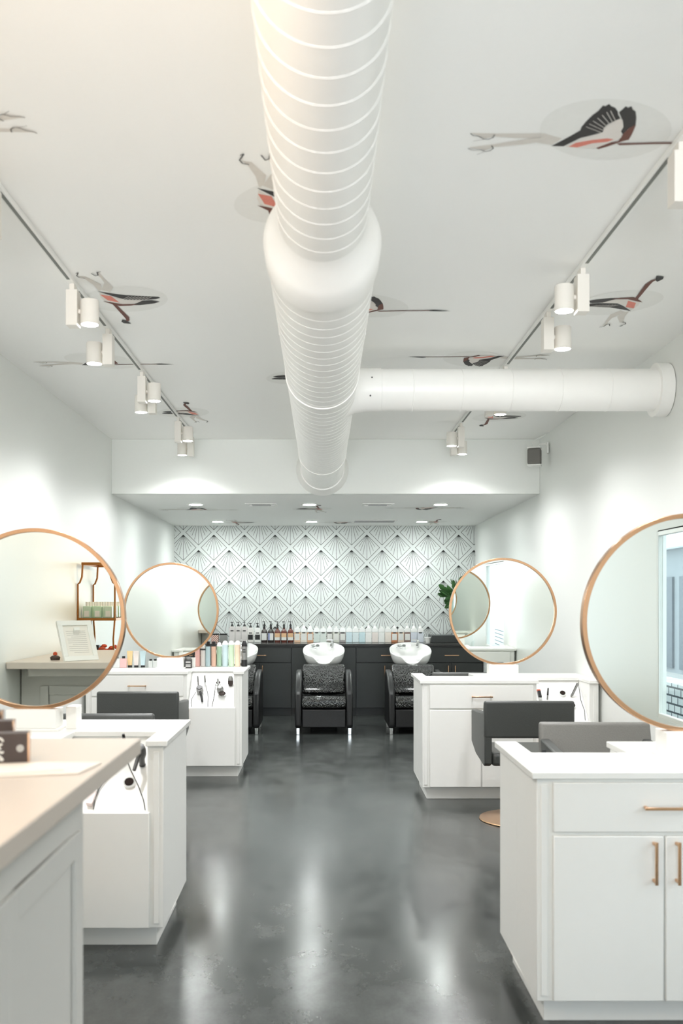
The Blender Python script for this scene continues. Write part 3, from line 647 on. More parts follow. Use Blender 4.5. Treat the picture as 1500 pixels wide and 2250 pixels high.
# ================================================================ shampoo chairs with basins
def shampoo(x, label, blabel):
    t = thing('shampoo_chair', label, 'shampoo chair', (x, 10.80, 0), 0, 'black shampoo chairs with white basins')
    prof = [(0.03, 0.075), (0.0, 0.10), (0.0, 0.46), (0.03, 0.50), (0.30, 0.66), (0.36, 0.685), (0.62, 0.70), (0.70, 0.66), (0.72, 0.075)]
    for s in (-1, 1):
        MB().prism(prof, 'x', s*0.255, s*0.327).build('armrest', 'blackv', t, bevel=0.022, seg=4)
        for y in (0.04, 0.66):
            MB().box(s*0.275, s*0.312, y, y+0.037, 0.0, 0.078).build('leg', 'chrome', t, bevel=0.003)
    MB().prism([(0.03, 0.30), (0.0, 0.33), (0.0, 0.40), (0.04, 0.437), (0.55, 0.41), (0.55, 0.29)], 'x', -0.25, 0.25).build('seat', 'croc', t, bevel=0.025, seg=4)
    MB().box(-0.25, 0.25, 0.035, 0.66, 0.08, 0.288).build('leg_rest', 'blackv', t, bevel=0.012)
    MB().prism([(0.44, 0.42), (0.34, 0.45), (0.37, 0.50), (0.44, 0.56), (0.56, 0.745), (0.60, 0.765), (0.66, 0.74), (0.62, 0.45)], 'x', -0.25, 0.25).build('backrest', 'croc', t, bevel=0.022, seg=4)
    MB().box(-0.16, 0.16, 0.66, 1.08, 0.0, 0.70).box(-0.12, 0.12, 0.60, 0.90, 0.66, 0.745).build('pedestal', 'black', t, bevel=0.01)
    # basin
    bs = bpy.data.objects.new('basin', None)
    N = 72; rings = []
    cy = 0.87
    def shape(a, k):          # rounded outline, front (-y) is a = -90 deg
        e = 2.4; c, s_ = math.cos(a), math.sin(a)
        r = (abs(c)**e+abs(s_)**e)**(-1/e)
        return 0.255*k*r*c, 0.235*k*r*s_
    def rim(a):
        s_ = math.sin(a); z = 0.918+0.08*s_
        d = abs(((a+PI/2+PI) % (2*PI))-PI)      # angle off the front
        z -= 0.075*math.exp(-(d/0.42)**4)
        return z
    vs = []
    LV = [(0.72, 'b', 0.742), (0.86, 'f', 0.25), (0.95, 'f', 0.6), (0.99, 'f', 0.9), (1.0, 'f', 1.0), (0.975, 'r', 0.006), (0.94, 'f', 0.985), (0.86, 'f', 0.75), (0.72, 'f', 0.42), (0.40, 'b', 0.80), (0.10, 'b', 0.795)]
    for k, md, q in LV:
        for i in range(N):
            a = 2*PI*i/N; x_, y_ = shape(a, k); zr = rim(a)
            z = q if md == 'b' else (zr+q if md == 'r' else 0.745+(zr-0.745)*q)
            vs.append((x_, cy+y_, z))
    fs = [tuple(range(N))[::-1]]
    for j in range(len(LV)-1):
        for i in range(N): fs.append((j*N+i, j*N+(i+1) % N, (j+1)*N+(i+1) % N, (j+1)*N+i))
    fs.append(tuple(range((len(LV)-1)*N, len(LV)*N)))
    bb = MB().add(vs, fs).build('basin', 'porc', t, ang=60, label=blabel)
    MB().cyl((0.105, cy+0.15, 0.94), (0.105, cy+0.15, 1.02), 0.019, 16).cone((0.105, cy+0.15, 1.02), (0.105, cy+0.15, 1.035), 0.019, 0.012, 16).box(0.03, 0.115, cy+0.135, cy+0.16, 1.03, 1.04).tube([(0.105, cy+0.14, 0.99), (0.09, cy+0.07, 0.985), (0.085, cy+0.05, 0.955)], 0.011, 10).build('faucet', 'chrome', bb)
    b = MB(); b.cyl((-0.07, cy+0.10, 0.93), (-0.075, cy+0.06, 0.97), 0.022, 16)
    b.tube([(-0.13+0.03*math.cos(a*0.9), cy+0.10+0.02*math.sin(a*0.9), 0.93+0.004*a) for a in range(14)], 0.006, 8)
    b.tube([(-0.075, cy+0.08, 0.96), (-0.12, cy+0.10, 0.965), (-0.16, cy+0.13, 0.94)], 0.007, 8)
    b.build('hand_shower', 'chrome', bb)
    return t
s0 = shampoo(0.017, 'middle black crocodile vinyl shampoo chair, seen whole', 'white porcelain basin with a neck notch')
dup(s0, (-1.04, 10.80, 0), 0, 'left shampoo chair, half hidden behind the far left station')
dup(s0, (1.075, 10.80, 0), 0, 'right shampoo chair, half hidden behind the far right station')

# ================================================================ dark back cabinets
BX = [-2.055, -1.26, -0.408, 0.444, 1.29, 2.12]
BLAB = ['charcoal base cabinet at the far left of the papered wall', 'charcoal base cabinet with a brass drawer pull between the left and middle shampoo chairs',
        'charcoal base cabinet right behind the middle shampoo chair', 'charcoal base cabinet with a brass door pull beside the right shampoo chair', 'charcoal base cabinet at the right behind the far right mirror']
for i in range(5):
    x0, x1 = BX[i]+0.001, BX[i+1]-0.001; xm = (x0+x1)/2; yb = 12.62
    t = thing('base_cabinet', BLAB[i], 'cabinet', (xm, yb, 0), 0, 'charcoal base cabinets'); h = (x1-x0)/2
    MB().box(-h, h, 0.02, YB-yb-0.005, 0.10, 0.925).box(-h, h, 0.09, YB-yb-0.005, 0, 0.10).build('carcass', 'char', t)
    if i == 2:
        MB().box(-h+0.004, h-0.004, 0, 0.019, 0.105, 0.905).build('panel', 'char', t, bevel=0.003)
        continue
    d = MB().box(-h+0.004, h-0.004, 0, 0.019, 0.705, 0.90).build('drawer', 'char', t, bevel=0.004)
    handle(d, 0, 0, 0.80, 0.19)
    for s in (-1, 1):
        q = MB().box(s*0.002, s*(h-0.004), 0, 0.019, 0.105, 0.697).build('door', 'char', t, bevel=0.004)
        handle(q, s*0.045, 0, 0.60, 0.13, True)
tag(MB().box(XL+0.002, XR-0.002, 12.58, YB-0.003, 0.927, 0.955).build('back_counter', 'chartop', bevel=0.003), 'long dark polished countertop along the papered wall', 'countertop')

# ================================================================ bottles and jars
def cart(col, name=None): 
    col = tuple(int(v*0.82+246*0.18) for v in col); k = 'tint_%d_%d_%d' % col
    if k not in M: M[k] = mat(k, col, 0.25, nscale=30, namp=0.06, coat=0.3)
    return k
GB = 'product bottles along the back counter'
ZK = 0.955; YK = 13.02
def bpos(px): return (px-708)*YK/2100
def pump(parent, z, n='pump', w_=1.0, m_='black'):
    MB().cone((0, 0, z), (0, 0, z+0.03), 0.024*w_, 0.010*w_, 16).cyl((0, 0, z+0.03), (0, 0, z+0.055), 0.005, 8).box(-0.026, 0.012, -0.007, 0.007, z+0.052, z+0.062).build('pump', m_, parent, bevel=0.001)
def litre(px, body, lab, label, tall=0.215, wx=0.042, lz=(0.04, 0.13), tab=None, neck=True, pm=True, pmat='black', top=None):
    t = thing('product_bottle', label, 'bottle', (bpos(px), YK, ZK), 0, GB)
    b = MB(); hgt = tall
    hb_ = hgt*0.70 if top else 0.001
    b.prism([(-wx, hb_), (wx, hb_), (wx, hgt-0.03), (wx*0.8, hgt-0.008), (0.02, hgt), (-0.02, hgt), (-wx*0.8, hgt-0.008), (-wx, hgt-0.03)], 'y', -0.035, 0.035)
    b.build('clear_shoulder' if top else 'body', top or body, t, bevel=0.004, seg=3)
    if top: MB().box(-wx, wx, -0.035, 0.035, 0.001, hb_-0.001).build('body', body, t, bevel=0.004, seg=3)
    if lab:
        MB().box(-wx*0.78, wx*0.78, -0.0372, -0.0352, lz[0], lz[1]).build('label', lab, t)
    if tab: MB().box(-wx*0.5, wx*0.5, -0.0376, -0.0353, tab, tab+0.014).build('name_strip', 'dgrey', t)
    if pm: pump(t, hgt, m_=pmat)
    else: MB().cyl((0, 0, hgt), (0, 0, hgt+0.02), 0.016, 16).build('cap', 'white', t)
    return t
def cubejar(px, front, label):
    t = thing('product_box', label, 'box', (bpos(px), YK, ZK), 0, 'square boxes at the left end of the back counter')
    MB().box(-0.048, 0.048, -0.045, 0.045, 0.001, 0.10).build('body', front, t, bevel=0.002)
    MB().box(-0.049, 0.049, -0.046, 0.046, 0.10, 0.118).build('lid', 'black', t, bevel=0.002)
cubejar(472.5, 'checker', 'small box with a red and white checker front and black lid')
cubejar(491, 'silver', 'small grey patterned box with black lid beside the checker box')
for i, px in enumerate((510, 523.5, 537)):
    litre(px, cart((214, 206, 204)), None, 'tall pale pink grey bottle with small black pump, %s of the three identical ones' % ('leftmost', 'middle', 'rightmost')[i], tall=0.215, wx=0.040, tab=0.15)
litre(550.5, cart((232, 228, 222)), 'black', 'white pump bottle with a square black label, left one of two', tall=0.20, lz=(0.035, 0.105), tab=0.12)
litre(566, cart((236, 236, 232)), 'black', 'white pump bottle with a square black label, next to the amber bottles', tall=0.20, lz=(0.035, 0.105), tab=0.12)
for i, (bd, lb, q) in enumerate((('amberd', 'label', 'darkest amber pump bottle with a white label, leftmost of five'), ('amberd', 'lilac', 'dark amber pump bottle with a lilac label'),
                              ('amber', 'tan', 'amber pump bottle with tan and white label, middle of five'), ('amber', 'tan', 'amber pump bottle with tan and white label, second from the right of five'),
                              ('amber', 'tan', 'rightmost reddish amber pump bottle beside the clear bottles'))):
    t = thing('product_bottle', q, 'bottle', (bpos(580.5+14.4*i), YK, ZK), 0, GB)
    MB().lathe([(0, 0.001), (0.042, 0.001), (0.043, 0.006), (0.043, 0.135), (0.036, 0.16), (0.018, 0.178), (0.016, 0.19), (0, 0.19)], 24).build('body', bd, t)
    MB().box(-0.034, 0.034, -0.0465, -0.028, 0.03, 0.07 if lb == 'tan' else 0.125).build('label', 'label', t)
    if lb != 'label': MB().box(-0.034, 0.034, -0.0465, -0.028, 0.0705, 0.125).build('label', lb, t) if lb == 'tan' else MB().box(-0.034, -0.012, -0.047, -0.0466, 0.03, 0.125).build('label', lb, t)
    MB().cone((0, 0, 0.19), (0, 0, 0.225), 0.017, 0.012, 16).build('collar', 'black', t)
    pump(t, 0.222, w_=0.8)
ROW = [((228, 176, 130), 'label', 'clear topped pale amber'), ((226, 214, 198), 'label', 'clear'), ((212, 146, 92), 'label', 'amber filled'), ((208, 220, 212), None, 'pale green'), ((214, 224, 216), None, 'pale mint'),
       ((122, 118, 106), 'label', 'olive brown with a white label'), ((206, 208, 192), 'label', 'pale sage'), ((136, 126, 124), 'label', 'taupe grey'), ((196, 220, 228), None, 'pale blue'), ((210, 226, 230), None, 'lighter pale blue'),
       ((188, 216, 222), None, 'aqua blue'), ((232, 232, 228), None, 'white'), ((226, 214, 206), None, 'pale peach'), ((230, 230, 226), None, 'frosted white'), ((232, 220, 208), None, 'cream'),
       ((190, 106, 52), 'label', 'strong orange'), ((232, 204, 178), 'label', 'soft apricot'), ((116, 82, 72), 'label', 'brown'), ((208, 214, 226), None, 'pale lilac'), ((212, 218, 228), None, 'rightmost pale lilac')]
nx = ['right of the amber pump bottles', 'between the two amber filled ones', 'right of the first clear ones', 'beside the amber filled one', 'next to the olive brown one', 'above the middle basin', 'between olive and taupe ones', 'left of the blue bottles', 'leftmost of three', 'middle of three blue ones', 'right of the blue ones',
      'between blue and peach ones', 'right of the white one', 'left of the cream one', 'left of the orange one', 'in the right half of the row', 'right of the orange one', 'above the right basin', 'right of the brown one', 'beside the small white jar']
for i, (c_, lb, q) in enumerate(ROW):
    litre(653+14.2*i, cart(c_), lb, '%s bottle, %s' % (q, nx[i]), tall=0.195, wx=0.0415, lz=(0.03, 0.115), tab=(0.122 if i in (0, 1, 2, 3, 4, 5, 6, 7, 15, 16, 19) else None), pm=(i in (1, 2, 11, 12, 15, 17, 18, 19, 5)), pmat='white', top='porc')
t = thing('white_jar', 'small white lidded jar at the right end of the bottle row', 'jar', (bpos(938), YK-0.1, ZK))
MB().cone((0, 0, 0.001), (0, 0, 0.055), 0.034, 0.040, 24).build('body', 'white', t); MB().cyl((0, 0, 0.055), (0, 0, 0.073), 0.046, 24).build('lid', 'white', t, bevel=0.003)
tag(MB().box(1.47, 2.0, 12.85, 13.25, ZK+0.001, ZK+0.10).build('storage_box', 'char', bevel=0.004), 'low black box on the back counter under the plant', 'box')

# plant
pl = thing('leafy_plant', 'dark green leafy plant half hidden behind the far right mirror', 'plant', (1.84, 13.05, ZK+0.101))
MB().lathe([(0, 0), (0.06, 0), (0.085, 0.16), (0.08, 0.17), (0.07, 0.15), (0, 0.15)], 32).build('pot', 'white', pl)
b = MB(); rnd = random.Random(3)
for i in range(90):
    a = rnd.uniform(0, 2*PI); el = rnd.uniform(-0.7, 1.35); R_ = rnd.uniform(0.10, 0.26)
    c_ = Vector((math.cos(a)*math.cos(el)*R_, math.sin(a)*math.cos(el)*R_*0.55, 0.50+math.sin(el)*R_))
    d = Vector((math.cos(a)*math.cos(el), math.sin(a)*math.cos(el)*0.6, math.sin(el)+0.2)).normalized()
    u = d.cross(Vector((rnd.uniform(-1, 1), rnd.uniform(-1, 1), rnd.uniform(-.3, .3)))).normalized()
    nrm = d.cross(u); L = rnd.uniform(0.09, 0.15); W_ = L*0.26
    pts = [c_-d*L*0.5, c_-d*L*0.2+u*W_*0.7, c_+d*L*0.1+u*W_, c_+d*L*0.35+u*W_*0.6, c_+d*L*0.5, c_+d*L*0.35-u*W_*0.6, c_+d*L*0.1-u*W_, c_-d*L*0.2-u*W_*0.7]
    mid = [c_-d*L*0.2-nrm*0.008, c_+d*L*0.1-nrm*0.010, c_+d*L*0.35-nrm*0.006]
    b.add(pts+mid, [(0, 1, 8), (1, 2, 9, 8), (2, 3, 10, 9), (3, 4, 10), (4, 5, 10), (5, 6, 9, 10), (6, 7, 8, 9), (7, 0, 8)])
b.build('foliage', 'leaf', pl)
b = MB()
for i in range(14):
    a = 2*PI*i/14; b.tube([(0.02*math.cos(a), 0.02*math.sin(a), 0.13), (0.05*math.cos(a), 0.04*math.sin(a), 0.32), (0.16*math.cos(a), 0.09*math.sin(a), 0.5)], 0.004, 5)
b.build('stem', 'leaf', pl)

# hair products on the far left station
YP = 8.80
def fpos(px, y=YP): return (px-708)*y/2100
GP = 'hair spray cans on the far left station'
CANS = [(434, (222, 160, 152), None, 'coral pink spray can, partly behind the mirror rim'), (446, (214, 206, 202), None, 'off white spray can with a dark band'), (457, (168, 198, 206), 'black', 'blue grey spray can with black cap'),
        (469.5, (222, 172, 146), 'black', 'peach orange spray can with black cap'), (481.5, (150, 188, 156), None, 'deeper green spray can'), (494.5, (190, 214, 222), None, 'light blue spray can'),
        (508, (186, 214, 178), None, 'light green spray can'), (522, (228, 200, 170), None, 'pale apricot spray can')]
for i, (px, c_, cap, q) in enumerate(CANS):
    big = i >= 5; R_ = 0.0265 if big else 0.0235; Hh = 0.20 if big else 0.185
    t = thing('spray_can', q+'', 'spray can', (fpos(px), YP, HC), 0, GP)
    MB().lathe([(0, 0.001), (R_, 0.001), (R_, Hh), (0, Hh)], 24).build('body', cart(c_), t)
    if cap: MB().cyl((0, 0, Hh), (0, 0, Hh+0.008), R_*0.9, 24).cyl((0, 0, Hh+0.008), (0, 0, Hh+0.045), 0.016, 20).build('cap', 'black', t, bevel=0.002)
    else: MB().lathe([(R_, Hh), (R_*0.97, Hh+0.012), (R_*0.7, Hh+0.028), (R_*0.45, Hh+0.036), (0, Hh+0.038)], 24).build('cap', 'white', t)
    if i == 1: MB().cyl((0, 0, 0.15), (0, 0, 0.165), R_+0.0007, 24).build('band', 'dgrey', t)
t = thing('spray_can', 'tall black and grey spray can at the right end of the row', 'spray can', (fpos(536.5), YP, HC), 0, GP)
MB().cyl((0, 0, 0.001), (0, 0, 0.19), 0.027).build('body', 'silver', t)
MB().cyl((0, 0, 0.001), (0, 0, 0.062), 0.0277).build('base_band', 'black', t)
MB().lathe([(0.0275, 0.185), (0.027, 0.20), (0.017, 0.225), (0.012, 0.235), (0, 0.236)], 24).build('cap', 'black', t)
b = MB()
for z_ in (0.155, 0.14, 0.128): b.box(-0.014, 0.014, -0.0283, -0.026, z_, z_+0.006)
b.build('print', 'black', t)
def small(px, y, name, label, cat, parts):
    t = thing(name, label, cat, (fpos(px, y), y, HC), 0, 'small bottles left of the far left mirror riser')
    for nm, mb_, mt in parts: mb_.build(nm, mt, t, bevel=0.002)
for px, c_, h_, q in ((257, (206, 208, 206), 0.085, 'stubby grey bottle with black cap, beside the near mirror rim'), (271.5, (222, 170, 168), 0.085, 'stubby pink bottle with black cap')):
    small(px, 8.62, 'product_bottle', q, 'bottle', [('body', MB().box(-0.029, 0.029, -0.02, 0.02, 0.001, h_), cart(c_)), ('cap', MB().cyl((0, 0, h_), (0, 0, h_+0.02), 0.014), 'black')])
for px, c_, q in ((285.5, (232, 196, 132), 'yellow orange cream tube standing on its black cap'), (299.5, (226, 216, 210), 'cream white tube standing on its black cap'), (314, (192, 220, 230), 'pale blue tube standing on its black cap')):
    small(px, 8.66, 'cream_tube', q, 'tube', [('body', MB().prism([(-0.018, 0.02), (0.018, 0.02), (0.026, 0.15), (-0.026, 0.15)], 'y', -0.012, 0.012), cart(c_)), ('cap', MB().box(-0.018, 0.018, -0.013, 0.013, 0.001, 0.02), 'black')])
for px, q in ((331, 'tiny clear bottle with black cap, left one of two'), (341, 'tiny clear bottle with black cap nearest the mirror riser')):
    small(px, 8.66, 'product_bottle', q, 'bottle', [('body', MB().box(-0.018, 0.018, -0.015, 0.015, 0.001, 0.062), cart((214, 220, 220))), ('cap', MB().cyl((0, 0, 0.062), (0, 0, 0.078), 0.012), 'black')])
t = thing('pomade_jar', 'dark jar with white printed lines right of the far left mirror riser', 'jar', (fpos(414, 8.58), 8.58, HC))
MB().box(-0.031, 0.031, -0.025, 0.025, 0.001, 0.08).build('body', 'dgrey', t, bevel=0.004); MB().cyl((0, 0, 0.08), (0, 0, 0.10), 0.026).build('lid', 'silver', t)
b = MB()
for z_ in (0.06, 0.05, 0.03, 0.022, 0.014): b.box(-0.022, 0.022, -0.0262, -0.024, z_, z_+0.004)
b.build('print', 'white', t)
t = thing('product_bottle', 'small white and clear bottle behind the dark pomade jar', 'bottle', (fpos(425, 8.70), 8.70, HC))
MB().cyl((0, 0, 0.001), (0, 0, 0.09), 0.018).build('body', 'white', t); MB().cone((0, 0, 0.09), (0, 0, 0.125), 0.013, 0.006).build('cap', 'black', t)

# ================================================================ hot tools standing in the trays
def frame_on(cx, cy, x, t, s=1):
    """matrix: local z points off the tray, local y up the slope, local x to the right"""
    p = Vector(slope(x, t, 0, s))+Vector((cx, cy, 0)); r = 0.70711
    up = Vector((0, r*s, r)); out = Vector((0, -r*s, r)); rx = up.cross(out)
    return Matrix(((rx.x, up.x, out.x, p.x), (rx.y, up.y, out.y, p.y), (rx.z, up.z, out.z, p.z), (0, 0, 0, 1)))
def tool(name, label, cat, mtx, parts, tilt=None, sc=0.68):
    t = bpy.data.objects.new(name, None); COL.objects.link(t)
    t.matrix_world = mtx @ (tilt or Matrix.Identity(4)) @ Matrix.Scale(sc, 4); t.empty_display_size = 0.05
    tag(t, label, cat, 'hot tools in the station trays')
    for nm, mb_, mt in parts: mb_.build(nm, mt, t, bevel=0.0015)
    return t
def dryer_parts(bc, nose='black'):
    return [('barrel', MB().lathe([(0, 0.02), (0.022, 0.02), (0.024, 0.07), (0.040, 0.12), (0.043, 0.17), (0.036, 0.205), (0.0, 0.21)], 24), bc),
            ('nozzle', MB().cone((0, 0, 0.004), (0, 0, 0.03), 0.025, 0.021, 20), nose),
            ('handle', MB().tube([(0, 0.03, 0.145), (0, 0.09, 0.15), (0, 0.17, 0.135)], [0.017, 0.015, 0.013], 12), bc)]
def iron_parts(bc, tip='silver'):
    return [('barrel', MB().cyl((0, 0, 0.004), (0, 0, 0.10), 0.015, 16), tip), ('handle', MB().lathe([(0, 0.10), (0.018, 0.10), (0.016, 0.16), (0.014, 0.23), (0.010, 0.245), (0, 0.245)], 16), bc),
            ('clamp', MB().box(-0.006, 0.006, 0.014, 0.024, 0.03, 0.14), 'dgrey')]
RX = lambda a: Matrix.Rotation(math.radians(a), 4, 'X'); RY = lambda a: Matrix.Rotation(math.radians(a), 4, 'Y'); RZ = lambda a: Matrix.Rotation(math.radians(a), 4, 'Z')
T_NL1 = tool('hair_dryer', 'grey hair dryer in the tray of the nearest left station', 'hair dryer', frame_on(*NL, 0.545, 0.60), dryer_parts('dgrey'), RZ(172) @ RX(6), 0.6)
T_NL2 = tool('curling_iron', 'black curling iron whose pointed tip shows over the nearest left tray', 'curling iron', frame_on(*NL, 0.462, 0.74), iron_parts('black'), RX(-14), 0.5)
tool('hair_clipper', 'pale pink and silver clipper at the left of the nearest left tray', 'clipper', frame_on(*NL, 0.345, 0.12), [('body', MB().box(-0.02, 0.02, -0.03, 0.07, 0.002, 0.035), cart((224, 202, 196))), ('blade', MB().box(-0.022, 0.022, 0.07, 0.10, 0.006, 0.026), 'silver')], RZ(-8))
T_FL1 = tool('hair_dryer', 'chrome faced hair dryer lying handle down in the far left tray', 'hair dryer', frame_on(*FL, 0.295, 0.42), [('barrel', MB().lathe([(0, 0.004), (0.040, 0.004), (0.046, 0.03), (0.044, 0.09), (0.0, 0.10)], 24), 'silver'), ('grille', MB().cyl((0, 0, 0.098), (0, 0, 0.106), 0.034), 'dgrey'), ('handle', MB().tube([(0.01, -0.03, 0.05), (0.03, -0.10, 0.03), (0.045, -0.17, 0.02)], [0.016, 0.015, 0.014], 12), 'black')])
tool('curling_iron', 'small silver iron standing top left in the far left tray', 'curling iron', frame_on(*FL, 0.272, 0.60), iron_parts('silver'), RX(-24), 0.4)
T_FL2 = tool('curling_iron', 'chrome iron standing beside the small silver one in the far left tray', 'curling iron', frame_on(*FL, 0.335, 0.58), iron_parts('silver', 'chrome'), RX(-20), 0.46)
T_FL3 = tool('hair_dryer', 'silver hair dryer with upright handle in the middle of the far left tray', 'hair dryer', frame_on(*FL, 0.475, 0.38), [('barrel', MB().lathe([(0, 0.004), (0.030, 0.004), (0.042, 0.04), (0.044, 0.10), (0.03, 0.14), (0, 0.145)], 24), 'silver'), ('nozzle', MB().lathe([(0, 0.0), (0.038, 0.0), (0.036, 0.02), (0, 0.02)], 20, c=(0.02, -0.045, 0.06)), 'terr'), ('handle', MB().tube([(-0.01, 0.03, 0.10), (-0.035, 0.10, 0.08), (-0.045, 0.19, 0.06)], [0.016, 0.015, 0.014], 12), 'silver')])
tool('round_brush', 'oval brown and grey brush at the right of the far left tray', 'brush', frame_on(*FL, 0.555, 0.60), [('head', MB().lathe([(0, -0.005), (0.022, 0.0), (0.034, 0.03), (0.034, 0.09), (0.02, 0.125), (0, 0.13)], 24), 'terr'), ('cap', MB().lathe([(0.0345, 0.07), (0.0345, 0.09), (0.021, 0.126), (0, 0.131)], 24), 'silver')], RX(-40))
tool('hair_clipper', 'black and chrome clipper at the left of the far right tray', 'clipper', frame_on(*FR, 0.262, 0.60), [('body', MB().box(-0.018, 0.018, -0.03, 0.06, 0.002, 0.035), 'black'), ('blade', MB().box(-0.02, 0.02, 0.06, 0.085, 0.006, 0.026), 'orange'), ('end_cap', MB().box(-0.017, 0.017, -0.052, -0.03, 0.004, 0.03), 'chrome')])
tool('curling_iron', 'small dark iron second from the left in the far right tray', 'curling iron', frame_on(*FR, 0.318, 0.52), iron_parts('black'), RX(-28), 0.4)
T_FR1 = tool('flat_iron', 'grey flat iron leaning right in the far right tray', 'flat iron', frame_on(*FR, 0.512, 0.60), [('lower_arm', MB().box(-0.013, 0.013, -0.014, -0.002, 0.004, 0.22), 'silver'), ('upper_arm', MB().box(-0.013, 0.013, 0.002, 0.014, 0.004, 0.22), 'dgrey'), ('tip', MB().cyl((0, 0, 0.0), (0, 0, 0.03), 0.026, 20), 'chrome')], RY(26) @ RX(-30), 0.52)
tool('flat_iron', 'dark flat iron standing in the far side tray of the nearest right station', 'flat iron', frame_on(*NR, 0.50, 0.60, -1), [('lower_arm', MB().box(-0.013, 0.013, -0.014, -0.002, 0.004, 0.20), 'dgrey'), ('upper_arm', MB().box(-0.013, 0.013, 0.002, 0.014, 0.004, 0.20), 'black')], RY(10) @ RX(-30))
bpy.context.view_layer.update()
def traycord(t, c, pl_):
    o = MB().tube([tuple(Vector(slope(x, q, h))+Vector((c[0], c[1], 0))) for x, q, h in pl_], 0.0024, 6).build('power_cord', 'dgrey', t, label='thin dark power cord')
    o.matrix_parent_inverse = t.matrix_world.inverted()
traycord(T_NL2, NL, [(0.44, 0.66, 0.04), (0.415, 0.52, 0.006), (0.37, 0.28, 0.004), (0.36, 0.16, 0.004), (0.362, 0.03, 0.004)])
traycord(T_NL1, NL, [(0.47, 0.66, 0.03), (0.50, 0.5, 0.022), (0.545, 0.3, 0.02), (0.575, 0.14, 0.006), (0.588, 0.02, 0.004)])
traycord(T_FL1, FL, [(0.26, 0.38, 0.02), (0.232, 0.25, 0.006), (0.228, 0.13, 0.004), (0.24, 0.02, 0.004)])
traycord(T_FL2, FL, [(0.345, 0.55, 0.03), (0.37, 0.3, 0.006), (0.375, 0.02, 0.004)])
traycord(T_FL3, FL, [(0.425, 0.6, 0.02), (0.42, 0.3, 0.004), (0.41, 0.02, 0.004)])
traycord(T_FR1, FR, [(0.575, 0.85, 0.05), (0.575, 0.5, 0.006), (0.585, 0.25, 0.004), (0.572, 0.02, 0.004)])

# ================================================================ reception desk in the foreground
ZD = 1.12
rd = thing('reception_desk', 'tall reception desk in the left foreground with a warm lit cream top', 'reception desk', (0, 0, 0))
MB().box(-2.05, -0.62, 1.25, 2.48, 0.0, ZD-0.045).build('carcass', 'desk', rd, bevel=0.003)
MB().box(-2.055, -0.527, 1.2, 2.78, ZD-0.045, ZD).build('countertop', 'desktop', rd, bevel=0.004)
for y0, y1 in ((1.38, 1.80), (1.92, 2.36)):
    b = MB(); x0 = -0.62
    b.box(x0, x0+0.012, y0-0.06, y0, 0.12, 0.94).box(x0, x0+0.012, y1, y1+0.06, 0.12, 0.94).box(x0, x0+0.012, y0, y1, 0.88, 0.94).box(x0, x0+0.012, y0, y1, 0.12, 0.19)
    b.build('side_panel_frame', 'desk', rd, bevel=0.002)
for x0, x1 in ((-1.86, -1.34), (-1.24, -0.72)):
    b = MB(); y0 = 2.48
    b.box(x0-0.06, x0, y0, y0+0.012, 0.12, 0.94).box(x1, x1+0.06, y0, y0+0.012, 0.12, 0.94).box(x0, x1, y0, y0+0.012, 0.88, 0.94).box(x0, x1, y0, y0+0.012, 0.12, 0.19)
    b.build('front_panel_frame', 'desk', rd, bevel=0.002)
MB().box(-1.95, -0.7, 2.48, 2.66, ZD-0.10, ZD-0.046).build('overhang_bracket', 'desk', rd)

# dark cards standing in tiers on the desk
def cardbox(x, y, z, w_, h_, lab, script):
    t = thing('card_box', lab, 'box', (x, y, z), math.radians(12), 'dark printed boxes on the desk')
    MB().box(-w_/2, w_/2, 0, 0.05, 0.001, h_).build('body', 'terr', t, bevel=0.002)
    MB().box(w_/2-0.002, w_/2+0.001, -0.001, 0.051, 0.001, h_).build('copper_edge', 'copper', t)
    if script:
        b = MB()
        for k in range(3):
            cz = h_*(0.75-0.24*k); pts = []
            for i in range(13):
                a = i/12*2*PI*0.9; pts.append((-w_*0.30+0.011*math.cos(a+k), -0.0015, cz+0.009*math.sin(a)))
            b.tube(pts, 0.0025, 6)
        b.build('lettering', 'white', t, label='white handwritten looking letters')
        MB().cyl((w_*0.28, -0.0018, h_*0.52), (w_*0.28, 0.0005, h_*0.52), 0.009, 20).build('round_emblem', 'ink', t)
cardbox(-0.762, 2.330, ZD, 0.088, 0.076, 'front dark box with white script and round emblem on the desk', True)
cardbox(-0.835, 2.44, ZD, 0.088, 0.092, 'middle dark box, plain, stepping up behind the scripted one', False)
cardbox(-0.905, 2.56, ZD, 0.088, 0.102, 'rearmost dark box at the left edge of the photo', False)
o = MB().prism([(-0.30, -0.13), (0.17, -0.02), (0.19, 0.12), (-0.26, 0.13)], 'z', 0.001, 0.005).build('paper_sheet', 'paper'); o.location = (-0.73, 2.22, ZD)
tag(o, 'loose pale paper sheets lying on the desk near its edge', 'paper')
o = MB().prism([(-0.12, -0.07), (0.13, -0.05), (0.12, 0.06), (-0.13, 0.05)], 'z', 0.0, 0.003).build('paper_sheet', 'paper'); o.location = (-0.74, 2.23, ZD+0.0055)
o.rotation_euler = (0, 0, 0.3); tag(o, 'smaller paper slip on top of the loose sheets', 'paper')

